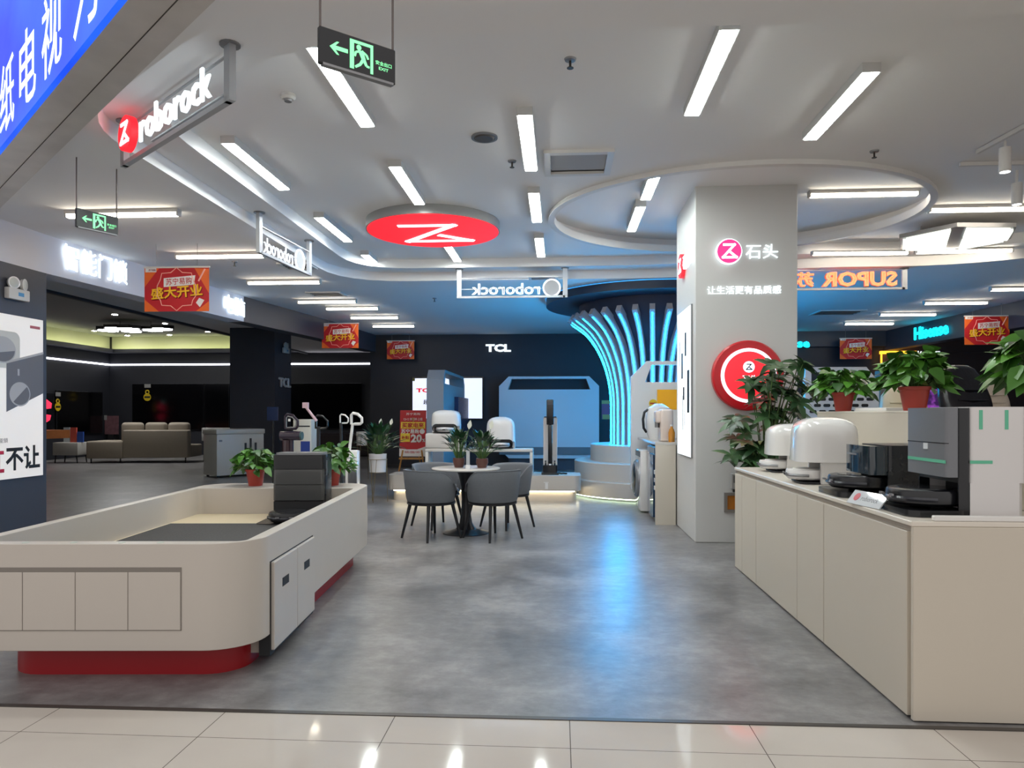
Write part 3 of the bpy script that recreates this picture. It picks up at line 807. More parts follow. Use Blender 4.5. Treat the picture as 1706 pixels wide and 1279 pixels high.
mb = MB(); mb.box(-0.43, 0.43, -0.025, -0.02, 0.01, 1.69); mb.build('lit_face', glow('lightbox_white', '#eef6fb', 0.85), t, 0)
mb = MB()
for x, z0, z1, w in ((0.12, 1.15, 1.42, 0.05), (0.3, 0.5, 0.98, 0.07), (-0.1, 0.9, 1.2, 0.05), (-0.25, 1.05, 1.35, 0.02), (0.0, 0.65, 0.8, 0.05), (-0.05, 0.3, 0.7, 0.012), (0.05, 0.35, 0.6, 0.012)):
    mb.box(x - w, x + w, -0.0265, -0.025, z0, z1)
mb.build('printed_vacuum', MATTE, t, 0)
t = thing('meter_box', 'small grey meter box low on the column beside the counter end', 'meter', (1.91, 7.9, 0.58))
mb = MB(); mb.box(-0.075, 0.075, -0.05, 0, 0.0, 0.17, 0.008, 1); mb.build('body', mat('meter_grey', '#9b9996', 0.3), t, 0)
mb = MB(); mb.box(-0.05, 0.05, -0.055, -0.05, 0.07, 0.15); d = mb.build('window', mat('meter_window', '#5c5a58', 0.1), t, 0)
mb = MB(); mb.box(-0.02, 0.02, -0.058, -0.055, 0.1, 0.13); mb.build('display', MATTE, d, 0)
mb = MB(); mb.box(-0.05, 0.05, -0.045, -0.01, -0.03, 0.0); mb.build('terminal', MATTE, t, 0)
t = thing('floor_socket_frame', 'framed orange wooden panel low on the column by the counter', 'panel', (1.9, 7.9, 0.33))
mb = MB(); mb.prism([(-0.13, 0), (0.13, 0), (0.13, 0.21), (-0.13, 0.21)], 0, 0.03, [(-0.1, 0.03), (0.1, 0.03), (0.1, 0.18), (-0.1, 0.18)])
for v in mb.bm.verts: v.co = Vector((v.co.x, -v.co.z, v.co.y))
mb.build('frame', mat('panel_frame_grey', '#77716b', 0.4), t, 0)
mb = MB(); mb.box(-0.1, 0.1, -0.012, 0, 0.03, 0.18); mb.build('panel', mat('orange_wood', '#b06a1c', 0.4, noise=0.3, nscale=20), t, 0)

# ------------------------------------------------------------------ poster and emergency lights at left
t = thing('poster', 'tall white backlit poster of smart door locks on the charcoal column at far left', 'poster', (-5.82, 7.0, 0.70), PI / 2)
mb = MB(); mb.box(-0.95, 0.75, -0.015, 0, 0, 1.74); mb.build('board', mat('poster_backlit', '#e8e3de', 0.4, emit='#f4ece6', strength=0.22), t, 0)  # faint glow given to the board, treated as a backlit light box
LK = mat('lock_grey', '#6d696b', 0.4); LKL = mat('lock_silver', '#b3b0b0', 0.4)
mb = MB(); mb.M = Matrix.Translation((0, -0.0155, 0)) @ frame_xy(0)
mb.prism([(0.21, 0.71), (0.75, 0.92), (0.75, 1.36), (0.21, 1.22)], 0, 0.002); mb.build('printed_lock', LK, t, 0)
mb = MB(); mb.M = Matrix.Translation((0, -0.0175, 0)) @ frame_xy(0)
mb.prism([(0.40 + 0.15 * math.cos(2 * PI * i / 32), 0.90 + 0.13 * math.sin(2 * PI * i / 32)) for i in range(32)], 0, 0.002)
mb.prism([(0.365, 1.1), (0.39, 1.1), (0.39, 1.17), (0.365, 1.17)], 0, 0.002)
mb.prism([(0.21, 1.22), (0.75, 1.36), (0.75, 1.385), (0.2, 1.24)], 0, 0.002)
mb.build('printed_knob', LKL, t, 0)
mb = MB(); mb.M = Matrix.Translation((0, -0.0195, 0)) @ frame_xy(0)
mb.prism([(0.40 + 0.135 * math.cos(2 * PI * i / 32), 0.90 + 0.115 * math.sin(2 * PI * i / 32)) for i in range(20, 37)], 0, 0.001); mb.build('printed_knob_shade', LK, t, 0)
mb = MB(); mb.M = Matrix.Translation((0, -0.0155, 0)) @ frame_xy(0)
mb.prism(rrect(-0.35, 0.4, 1.17, 1.56, 0.08), 0, 0.001); mb.build('printed_lock', mat('lock_pale', '#cfccc4', 0.4), t, 0)
mb = MB(); mb.M = Matrix.Translation((0, -0.0165, 0)) @ frame_xy(0)
mb.prism([(0.16 + 0.18 * math.cos(2 * PI * i / 32), 1.36 + 0.14 * math.sin(2 * PI * i / 32)) for i in range(32)], 0, 0.001); mb.build('printed_knob', LKL, t, 0)
mb = MB(); mb.M = Matrix.Translation((0, -0.0175, 0)) @ frame_xy(0)
mb.prism([(0.16 + 0.165 * math.cos(2 * PI * i / 32), 1.36 + 0.125 * math.sin(2 * PI * i / 32)) for i in range(18, 33)], 0, 0.001); mb.build('printed_knob_shade', LK, t, 0)
text(t, '红', 0.24, 0.26, (0.06, -0.016, 0.2), 0, mat('poster_red', '#c4143a', 0.5), 0.002, 0.03)
text(t, '不让', 0.5, 0.26, (0.45, -0.016, 0.215), 0, MATTE, 0.002, 0.03)
text(t, '彩', 0.24, 0.26, (-0.2, -0.016, 0.2), 0, mat('poster_red', '#c4143a', 0.5), 0.002, 0.03)
text(t, '高端智能锁', 0.3, 0.05, (0.08, -0.016, 0.41), 0, LK, 0.001, 0.0)
mb = MB(); mb.box(0.55, 0.7, -0.017, -0.015, 1.63, 1.66); mb.build('printed_mark', mat('poster_mark_red', '#b4606a', 0.5), t, 0)
def emergency_light(loc, rz, label, s=1.0):
    t = thing('emergency_light', label, 'emergency light', loc, rz, 'twin head emergency lights')
    mb = MB(); mb.box(-0.15 * s, 0.15 * s, -0.06 * s, 0, -0.1 * s, 0.02 * s, 0.01 * s, 2); b_ = mb.build('body', WHITE, t)
    mb = MB(); mb.box(-0.02 * s, 0.06 * s, -0.062 * s, -0.06 * s, -0.06 * s, -0.02 * s); mb.build('sticker', mat('sticker_blue', '#4f93c4', 0.4), b_, 0)
    for sx in (-0.07, 0.07):
        mb = MB(); mb.M = Matrix.Translation((sx * s, -0.03 * s, 0.075 * s)) @ Matrix.Rotation(sx * 4, 4, 'Z') @ frame_xy(0)
        mb.lathe([(0.03 * s, -0.03 * s), (0.06 * s, 0.0), (0.065 * s, 0.03 * s)], 20); h = mb.build('lamp_head', GLOSSW, t)
        mb = MB(); mb.M = Matrix.Translation((sx * s, -0.03 * s, 0.075 * s)) @ Matrix.Rotation(sx * 4, 4, 'Z') @ frame_xy(0)
        mb.lathe([(0.055 * s, 0.028 * s), (0.04 * s, 0.036 * s)], 20); mb.build('lens', mat('lens_pale', '#c9cbc4', 0.1), h)
emergency_light((-5.84, 7.37, 2.71), PI / 2, 'twin lamp emergency light above the door lock poster')
emergency_light((-6.72, 17.25, 2.98), PI / 2, 'twin lamp emergency light high on the dark column', 1.1)

# ------------------------------------------------------------------ plants
def leaf_verts(V, F, base, d, up, L, W, prof, droop, fold):
    d = d.normalized(); side = d.cross(up)
    if side.length < 1e-4: side = Vector((1, 0, 0))
    side.normalize(); nrm = side.cross(d).normalized()
    start = len(V); n = len(prof)
    for i, (t, w) in enumerate(prof):
        p = base + d * (t * L) - Vector((0, 0, 1)) * (droop * L * t * t)
        V.append(p + side * (w * W / 2) + nrm * (fold * w * W / 2)); V.append(p); V.append(p - side * (w * W / 2) + nrm * (fold * w * W / 2))
    for i in range(n - 1):
        a = start + 3 * i
        F.append((a, a + 1, a + 4, a + 3)); F.append((a + 1, a + 2, a + 5, a + 4))
HEART = [(0, 0.05), (0.04, 0.6), (0.22, 1.0), (0.5, 0.82), (0.78, 0.42), (1.0, 0.02)]
LANCE = [(0, 0.1), (0.2, 0.7), (0.45, 1.0), (0.75, 0.6), (1.0, 0.02)]
def foliage(parent, leaves, stems, m, name='foliage', stem_r=0.003):
    V, F = [], []
    for args in leaves: leaf_verts(V, F, *args)
    me = bpy.data.meshes.new(name)
    nleaf = len(F)
    for pts in stems:
        P = [Vector(p) for p in pts]; s0 = len(V)
        for p in P:
            for k in range(3):
                V.append(p + Vector((math.cos(2.1 * k), math.sin(2.1 * k), 0)) * stem_r)
        for i in range(len(P) - 1):
            for k in range(3):
                a, b = s0 + 3 * i + k, s0 + 3 * i + (k + 1) % 3
                F.append((a, b, b + 3, a + 3))
    me.from_pydata([tuple(v) for v in V], [], F)
    me.materials.append(m); me.materials.append(STEM)
    for i, p in enumerate(me.polygons):
        p.use_smooth = True
        p.material_index = 0 if i < nleaf else 1
    me.update()
    return link(name, me, parent)
def pot_mesh(t, r0, r1, h, m, name='pot', rim=True):
    mb = MB()
    prof = [(r0, 0), (r1 * 0.98, h * 0.86)] + ([(r1 * 1.06, h * 0.87), (r1 * 1.08, h)] if rim else [(r1, h)]) + [(r1 * 0.94, h), (r1 * 0.9, h * 0.85)]
    mb.lathe(prof, 28, caps=True); mb.build(name, m, t)
    mb = MB(); mb.lathe([(r1 * 0.9, h * 0.86), (r1 * 0.9, h * 0.9)], 20); mb.build('soil', SOIL, t)
def pothos(loc, label, seed, R=0.2, H=0.26, ph=0.16, pr=0.085, n=100, L=0.105, trail=0.0):
    rnd = random.Random(seed)
    t = thing('potted_pothos', label, 'potted plant', loc, rnd.uniform(0, 6), 'pothos in red plastic pots')
    pot_mesh(t, pr * 0.72, pr, ph, POTRED)
    leaves, stems = [], []
    for i in range(n):
        az = rnd.uniform(0, 2 * PI); el = rnd.uniform(-0.15, 1.25)
        q = rnd.uniform(0.72, 1.0)
        p = Vector((math.cos(az) * math.cos(el) * R * q, math.sin(az) * math.cos(el) * R * q, ph + 0.02 + H * max(math.sin(el), -0.25) * q))
        b0 = Vector((math.cos(az) * pr * 0.5, math.sin(az) * pr * 0.5, ph * 0.9))
        stems.append([b0, (b0 + p) / 2 + Vector((0, 0, 0.05)), p])
        a2 = az + rnd.uniform(-0.7, 0.7); d = Vector((math.cos(a2) * 0.8, math.sin(a2) * 0.8, rnd.uniform(-1.0, 0.45)))
        s = rnd.uniform(0.75, 1.2)
        leaves.append((p, d, Vector((math.cos(az) * 0.9 + rnd.uniform(-0.3, 0.3), math.sin(az) * 0.9 + rnd.uniform(-0.3, 0.3), 0.7)), L * s, L * 0.8 * s, HEART, rnd.uniform(0.0, 0.3), 0.15))
    foliage(t, leaves, stems, POTHOS)
    return t
def lily(t, z0, seed, R=0.25, H=0.4, n=55, L=0.2, flowers=((0.0, 0.1),)):
    rnd = random.Random(seed); leaves, stems = [], []
    for i in range(n):
        az = rnd.uniform(0, 2 * PI); q = rnd.uniform(0.0, 1.0); el = rnd.uniform(0.25, 1.45)
        b0 = Vector((math.cos(az) * 0.03, math.sin(az) * 0.03, z0))
        tip = Vector((math.cos(az) * math.cos(el) * R * 0.75, math.sin(az) * math.cos(el) * R * 0.75, z0 + H * 0.62 * math.sin(el) + 0.02))
        stems.append([b0, (b0 + tip) / 2 + Vector((0, 0, 0.02)), tip])
        d = (tip - b0).normalized() + Vector((math.cos(az), math.sin(az), 0)) * 0.35
        leaves.append((tip, d, Vector((0, 0, 1)), L * rnd.uniform(0.8, 1.2), L * 0.34, LANCE, rnd.uniform(0.1, 0.55), 0.3))
    foliage(t, leaves, stems, LILY)
    for k, (fx, fy) in enumerate(flowers):
        V, F = [], []
        b = Vector((fx, fy, z0 + H * 0.92))
        leaf_verts(V, F, b, Vector((0.2, -0.1, 1)), Vector((0, -1, 0.1)), 0.11, 0.055, LANCE, 0.0, 0.35)
        me = bpy.data.meshes.new('flower'); me.from_pydata([tuple(v) for v in V], [], F); me.materials.append(mat('lily_flower', '#e6e6d8', 0.5))
        f = link('flower', me, t)
        mb = MB(); mb.cyl((fx * 0.3, fy * 0.3, z0), tuple(b), 0.003, seg=5); mb.build('flower_stem', STEM, f)

# ------------------------------------------------------------------ left island counter (arena with sunken floor)
pen = thing('demo_counter', 'long white island counter with sunken floor, rounded corners and red plinth', 'counter', (-2.348, 3.556, 0), math.radians(4))
mb = MB(); mb.prism(rrect(-0.77, 0.77, 0, 3.25, 0.26, 10), 0.17, 0.72, rrect(-0.70, 0.70, 0.085, 2.78, 0.05, 4))
o = mb.build('shell', LACQ, pen, 40)
bv = o.modifiers.new('edge', 'BEVEL'); bv.width = 0.008; bv.segments = 2; bv.limit_method = 'ANGLE'; bv.angle_limit = math.radians(38)
mb = MB(); mb.box(-0.702, 0.702, 0.2, 2.785, 0.172, 0.49); mb.box(-0.66, 0.66, 0.084, 0.2, 0.172, 0.489); mb.build('sunken_floor', mat('pale_wood_floor', '#d8c7a8', 0.4, noise=0.08, nscale=6), pen, 0)
mb = MB(); mb.box(-0.66, 0.66, 0.1, 2.16, 0.49, 0.498); mb.build('carpet', mat('grey_carpet', '#4d4b4b', 0.95, noise=0.35, nscale=90, bump=0.6, bscale=300), pen, 0)
mb = MB(); mb.prism(rrect(-0.62, 0.66, 0.14, 3.1, 0.2, 8), 0, 0.17); mb.build('plinth', mat('plinth_red', '#930d18', 0.35), pen)
mb = MB(); mb.box(-0.75, 0.41, -0.003, 0.002, 0.275, 0.60); mb.build('groove_shade_plate', mat('groove_shade_taupe', '#7c756e', 0.6), pen, 0)  # flat plate behind the doors; the groove's shade is put into its colour
for i in range(4):
    x1 = 0.405 - i * 0.27
    mb = MB(); mb.box(x1 - 0.266, x1, -0.006, 0.0, 0.279, 0.576, 0.0015, 1); mb.build('door', LACQ, pen, 0)
for y0, y1 in ((0.30, 0.735), (0.74, 1.13)):
    mb = MB(); mb.box(0.765, 0.79, y0, y1, 0.075, 0.565, 0.004, 1); d = mb.build('drawer_front', LACQ, pen, 0)
    hy = y0 + 0.2
    mb = MB(); mb.box(0.789, 0.7915, hy - 0.06, hy + 0.06, 0.395, 0.445); mb.build('handle', MATTE, d, 0)
mb = MB(); mb.box(0.71, 0.772, 0.28, 1.15, 0.05, 0.572); mb.build('drawer_gap', MATTE, pen, 0)
mb = MB(); mb.box(0.48, 0.76, 0.305, 1.12, 0.06, 0.172); mb.build('drawer_box', mat('drawer_box_taupe', '#a39a90', 0.5), pen, 0)
for x in (-0.42, -0.17, 0.08, 0.28):
    mb = MB(); mb.lathe([(0.018, 0), (0.018, 0.002)], 14, (x, 0.045, 0.72)); mb.build('cap', mat('cap_pale', '#b9c2b8', 0.4), pen)
pothos((-2.83, 6.55, 0.72), 'pothos in red pot on the white island counter, left of the black dock', 3, 0.19, 0.19, 0.155, 0.085, 150, 0.078)
pothos((-2.13, 6.63, 0.72), 'pothos on the island counter half hidden behind the black dock', 5, 0.2, 0.24, 0.155, 0.085, 140, 0.082)

def rover_dock(loc, rz, label):
    """black docking tower with a robot vacuum at its foot, front to -Y"""
    t = thing('vacuum_dock', label, 'vacuum dock', loc, rz)
    mb = MB(); mb.prism(rrect(-0.22, 0.22, -0.02, 0.26, 0.03, 4), 0.0, 0.55); mb.build('tower', mat('dock_black', '#17181c', 0.28), t)
    G = mat('dock_smoked_panel', '#3c3d3d', 0.22, coat=0.5)
    for z0, z1, m in ((0.43, 0.545, BLACK), (0.30, 0.425, G), (0.165, 0.295, G)):
        mb = MB(); mb.prism(rrect(-0.215, 0.215, -0.055, 0.0, 0.03, 4), z0, z1); mb.build('front_panel', m, t)
    mb = MB(); mb.prism(rrect(-0.20, 0.20, -0.04, 0.2, 0.04, 4), 0.548, 0.565); mb.build('lid', mat('lid_grey', '#77787a', 0.25), t)
    mb = MB(); mb.box(0.219, 0.224, 0.02, 0.035, 0.37, 0.5); mb.build('side_strip', GREYM, t, 0)
    mb = MB(); mb.prism(rrect(-0.27, 0.22, -0.36, 0.0, 0.05, 5), 0, 0.012); mb.build('ramp', BLACK, t)
    mb = MB(); mb.box(-0.21, 0.21, -0.045, 0.0, 0.012, 0.155); mb.build('cavity', MATTE, t, 0)
    return t
def robot(loc, rz, label, m=BLACK, group='robot vacuums'):
    t = thing('robot_vacuum', label, 'robot vacuum', loc, rz, group)
    mb = MB(); mb.lathe([(0.155, 0.012), (0.172, 0.025), (0.175, 0.07), (0.168, 0.085), (0.16, 0.088)], 40); mb.build('body', m, t)
    mb = MB(); mb.lathe([(0.12, 0.088), (0.12, 0.092)], 32); mb.build('top_plate', mat('robot_top', '#26272b', 0.15, coat=0.5) if m is BLACK else WHITE, t)
    mb = MB(); mb.tube([(0.177 * math.cos(a), 0.177 * math.sin(a), 0.045) for a in [PI * (1.05 + 0.09 * k) for k in range(11)]], 0.012, 6); mb.build('bumper', mat('robot_bumper', '#303137', 0.2) if m is BLACK else GREYM, t)
    for sx in (-0.1, 0.1):
        mb = MB(); mb.cyl((sx, -0.02, 0.0), (sx, 0.02, 0.0), 0.02, seg=12); w_ = mb.build('wheel', MATTE, t); w_.location.z = 0.02
    for a in (-0.06, 0.05):
        mb = MB(); mb.box(a - 0.015, a + 0.015, -0.188, -0.178, 0.052, 0.062); mb.build('sensor', GREYM, t, 0)
    return t
rover_dock((-2.215, 6.03, 0.491), math.radians(6), 'black docking tower with smoked front panels inside the island counter')
robot((-2.20, 5.78, 0.504), math.radians(6), 'black robot vacuum parked under the black docking tower in the island')

# ------------------------------------------------------------------ right display counter
ctr = thing('display_counter', 'long cream display counter with flush door panels on the right', 'counter', (1.585, 3.36, 0))
mb = MB(); mb.box(0.02, 1.6, 0.02, 3.28, 0.03, 0.87); mb.build('carcass', CREAM, ctr, 0)
mb = MB(); mb.box(0.05, 1.6, 0.05, 3.25, 0.0, 0.03); mb.build('toe_kick', MATTE, ctr, 0)
mb = MB(); mb.box(0.0, 0.72, 0.0, 3.3, 0.88, 0.905, 0.004, 1); mb.build('worktop', mat('worktop_cream', '#d3cbbf', 0.3), ctr, 0)
mb = MB(); mb.box(0.012, 0.72, 0.012, 3.29, 0.86, 0.881); mb.build('shadow_gap', mat('gap_taupe', '#8f857a', 0.6), ctr, 0)
for y0, y1 in ((0.045, 1.085), (1.09, 1.57), (1.575, 2.575), (2.58, 3.03), (3.035, 3.28)):
    mb = MB(); mb.box(0.0, 0.022, y0, y1 - 0.004, 0.012, 0.853, 0.002, 1); mb.build('door', CREAM, ctr, 0)
mb = MB(); mb.box(0.005, 1.6, -0.005, 0.02, 0.006, 0.88, 0.003, 1); mb.build('end_panel', CREAM, ctr, 0)
mb = MB(); mb.box(0.1, 1.6, 0.0, 0.03, 0.906, 0.93, 0.004, 1); mb.build('front_ledge', mat('ledge_white', '#d9d7d3', 0.3), ctr, 0)
par = thing('back_counter', 'taller cream back panel with planter ledge behind the right display counter', 'counter', (2.32, 3.36, 0))
mb = MB(); mb.box(0.0, 0.30, 0.05, 3.3, 0.907, 1.395); mb.build('panel', CREAM, par, 0)
mb = MB(); mb.box(0.0, 0.34, 0.05, 3.32, 1.395, 1.41, 0.003, 1); mb.build('ledge', mat('worktop_cream', '#d3cbbf', 0.3), par, 0)
mb = MB(); mb.box(-0.008, 0.0, 0.62, 0.71, 1.02, 1.14, 0.003, 1); mb.build('socket', WHITE, par, 0)
t = thing('charger', 'small cream plug adapter on the back panel beside the grey and white dock', 'charger', (2.312, 4.02, 1.06))
mb = MB(); mb.box(-0.075, -0.008, -0.035, 0.035, 0, 0.12, 0.008, 2); mb.build('body', CREAM, t)
mb = MB(); mb.tube([(-0.04, 0, 0), (-0.04, 0.0, -0.06), (-0.06, 0.03, -0.125)], 0.004, 6); mb.build('cord', WHITE, t)
pothos((2.41, 6.30, 1.41), 'pothos in red pot on the back ledge nearest the white column', 11, 0.24, 0.2, 0.16, 0.085, 150, 0.105)
pothos((2.435, 5.12, 1.41), 'pothos in red pot on the back ledge behind the grey and white dock', 12, 0.20, 0.24, 0.165, 0.095, 150, 0.115)
pothos((2.54, 3.98, 1.41), 'pothos in red pot at the right edge of the picture', 14, 0.22, 0.26, 0.16, 0.085, 140, 0.12)

def superdome(mb, w, d, z0, z1, n=10, seg=40, taper=0.06, top=0.45):
    rings = []
    for i in range(n + 1):
        u = i / n
        z = z0 + (z1 - z0) * (1 - (1 - u) ** 1.8)
        v = (z - z0) / (z1 - z0)
        k = 1 - taper * v
        if v > 1 - top:
            q = (v - (1 - top)) / top
            k *= max(0.0, 1 - q ** 3.2) ** (1 / 2.6) if q < 0.999 else 0.0
        k = max(k, 0.02)
        ring = []
        for j in range(seg):
            a = 2 * PI * j / seg; c_, s_ = math.cos(a), math.sin(a); e = 2 / 4.2
            ring.append((w / 2 * k * math.copysign(abs(c_) ** e, c_), d / 2 * k * math.copysign(abs(s_) ** e, s_), z))
        rings.append(ring)
    return mb.rings(rings)
def dome_dock(loc, rz, label, w=0.46, d=0.42, h=0.40, cap=0.125, rim=True):
    """white domed dock, mouth to -Y"""
    t = thing('dome_dock', label, 'vacuum dock', loc, rz, 'white domed vacuum docks')
    mb = MB(); superdome(mb, w, d, cap, h); mb.build('dome', GLOSSW, t, 60)
    W = w / 2 - 0.012; D = d / 2 - 0.012; q = W - 0.035
    mb = MB(); mb.prism([(-W, -0.06), (-q, -0.06), (-q, 0.08), (q, 0.08), (q, -0.06), (W, -0.06), (W, D - 0.05), (W - 0.05, D), (-W + 0.05, D), (-W, D - 0.05)], 0, cap + 0.01)
    mb.build('base', mat('dock_base_white', '#cfcdcb', 0.3), t)
    hw = w / 2 - 0.035; yf = -d / 2 + 0.012
    mb = MB(); mb.prism(rrect(-hw, hw, -d / 2 + 0.02, 0.04, 0.05, 5), 0.0, 0.012); mb.build('ramp', MATTE, t)
    mb = MB(); mb.M = Matrix.Translation((0, yf, 0)) @ frame_xy(0)
    loop = rrect(-hw, hw, 0.012, cap + 0.035, (cap + 0.02) / 2, 8)
    inner = rrect(-hw + 0.016, hw - 0.016, 0.022, cap - 0.008, (cap - 0.04) / 2, 8)
    mb.prism(loop, -0.004, 0.012, inner) if rim else mb.box(-hw, hw, 0.0, 0.004, 0.0, 0.001); mb.build('mouth_rim', BLACK, t) if rim else mb.bm.free()
    mb = MB(); mb.box(-hw + 0.02, hw - 0.02, 0.074, 0.079, 0.012, cap); mb.build('cavity', mat('cavity_grey', '#6d6c6c', 0.5), t, 0)
    return t
def dome_robot(loc, rz, label):
    t = robot(loc, rz, label, GLOSSW, 'white robot vacuums')
    t.scale = (0.86, 0.86, 0.92)
    mb = MB(); mb.box(-0.03, 0.03, -0.192, -0.176, 0.04, 0.058, 0.006, 2); mb.build('camera', BLACK, t)
    return t
# two docks on the right counter, mouths to the aisle
dome_dock((1.86, 5.22, 0.908), -PI / 2 - 0.12, 'larger white domed dock on the right counter beside the black dock', 0.44, 0.42, 0.46, 0.15, False)
dome_robot((1.755, 5.22, 0.921), -PI / 2 - 0.12, 'white robot vacuum in the larger domed dock on the right counter')
dome_dock((1.94, 6.2, 0.908), -PI / 2 - 0.12, 'smaller white domed dock at the far end of the right counter', 0.42, 0.40, 0.40, 0.14, False)
dome_robot((1.835, 6.2, 0.921), -PI / 2 - 0.12, 'white robot vacuum in the farther domed dock on the right counter')
# black low dock
def utower(mb, W, y0, y1, z1, q=0.179, yc=0.09):
    mb.prism([(-W, y0), (-q, y0), (-q, yc), (q, yc), (q, y0), (W, y0), (W, y1 - 0.03), (W - 0.03, y1), (-W + 0.03, y1), (-W, y1 - 0.03)], 0, z1)
t = thing('vacuum_dock', 'low black dock with tinted tank on the right counter', 'vacuum dock', (1.90, 4.45, 0.907), -PI / 2)
mb = MB(); mb.prism(rrect(-0.19, 0.19, -0.02, 0.27, 0.03, 4), 0.15, 0.30); utower(mb, 0.19, -0.02, 0.27, 0.15); mb.build('tower', mat('dock_black', '#17181c', 0.28), t)
mb = MB(); mb.prism(rrect(-0.185, 0.185, -0.12, 0.0, 0.035, 4), 0.13, 0.295); mb.build('tank', mat('tank_tint', '#1e2a33', 0.08, coat=0.6), t)
mb = MB(); mb.box(-0.14, 0.0, -0.123, -0.119, 0.235, 0.245); mb.build('logo_bar', GREYM, t, 0)
mb = MB(); mb.prism(rrect(-0.2, 0.2, -0.29, 0.0, 0.06, 5), 0, 0.03); mb.build('ramp', BLACK, t)
robot((1.795, 4.45, 0.938), -PI / 2, 'black robot vacuum under the low black dock on the right counter')
# grey and white tall dock
t = thing('vacuum_dock', 'tall dock with grey front and white side marked with green tape', 'vacuum dock', (1.91, 3.68, 0.907), -PI / 2)
mb = MB(); mb.prism(rrect(-0.19, 0.19, 0.0, 0.25, 0.02, 4), 0.16, 0.515); utower(mb, 0.19, 0.0, 0.25, 0.16)
o = mb.build('tower', mat('tower_white', '#cfcccb', 0.35), t); 
mb = MB(); mb.prism(rrect(-0.188, 0.188, -0.05, 0.002, 0.01, 3), 0.16, 0.51); mb.box(-0.188, -0.179, -0.05, 0.002, 0, 0.16); mb.box(0.179, 0.188, -0.05, 0.002, 0, 0.16); mb.build('side_trim', BLACK, t)
mb = MB(); mb.prism(rrect(-0.19, 0.19, -0.11, -0.045, 0.02, 4), 0.185, 0.512); mb.build('front_shell', mat('front_grey', '#6d6f74', 0.3), t)
mb = MB(); mb.prism(rrect(-0.189, 0.189, -0.112, -0.08, 0.02, 4), 0.342, 0.346); mb.build('panel_seam', BLACK, t)
mb = MB(); mb.box(-0.01, 0.03, -0.114, -0.11, 0.31, 0.34); mb.build('logo_tile', mat('tile_pale', '#cfd3d6', 0.3), t, 0)
TAPE = mat('green_tape', '#5bb08f', 0.5)
for a in ((0.189, 0.1915, 0.04, 0.056, 0.41, 0.50), (0.189, 0.1915, 0.155, 0.171, 0.41, 0.50), (0.189, 0.1915, 0.0, 0.1, 0.25, 0.265), (-0.17, 0.19, -0.1135, -0.11, 0.25, 0.265)):
    mb = MB(); mb.box(*a); mb.build('tape_strip', TAPE, t, 0)
mb = MB(); mb.prism(rrect(-0.2, 0.2, -0.28, 0.0, 0.06, 5), 0, 0.03); mb.build('ramp', BLACK, t)
mb = MB(); mb.box(-0.178, 0.178, 0.08, 0.089, 0.03, 0.16); mb.build('cavity', MATTE, t, 0)
robot((1.80, 3.68, 0.938), -PI / 2, 'black robot vacuum under the tall dock with green tape')
# acrylic info plate
t = thing('info_plate', 'clear acrylic plate with red emblem on the front left corner of the right counter', 'info plate', (1.585, 3.89, 0.907), -1.42)
mb = MB(); mb.M = Matrix.Rotation(math.radians(-38), 4, 'X')
mb.box(-0.15, 0.15, -0.003, 0.003, 0.0, 0.085); mb.build('plate', mat('acrylic_plate', '#dcdfe2', 0.05, alpha=0.75, coat=0.5), t, 0)
mb = MB(); mb.M = Matrix.Rotation(math.radians(-38), 4, 'X'); mb.M = mb.M @ Matrix.Translation((-0.09, -0.0035, 0.045)) @ frame_xy(0)
mb.lathe([(0.024, 0), (0.024, 0.001)], 24); mb.build('emblem', mat('emblem_red', '#b01f2e', 0.4), t)
o = text(t, 'roborock', 0.15, 0.03, (0.03, -0.004 - 0.0, 0.06), 0, mat('plate_text', '#5a5a5c', 0.4), 0.0005, 0.0)
o.rotation_euler = (PI / 2 - math.radians(38), 0, 0); o.location = (0.03, 0.045 * math.sin(math.radians(38)) * 1.0 - 0.004, 0.045 * math.cos(math.radians(38)) + 0.0)
mb = MB(); mb.box(-0.15, 0.15, 0.0, 0.03, 0.0, 0.004); mb.build('foot', mat('acrylic_plate', '#dcdfe2', 0.05, alpha=0.75, coat=0.5), t, 0)

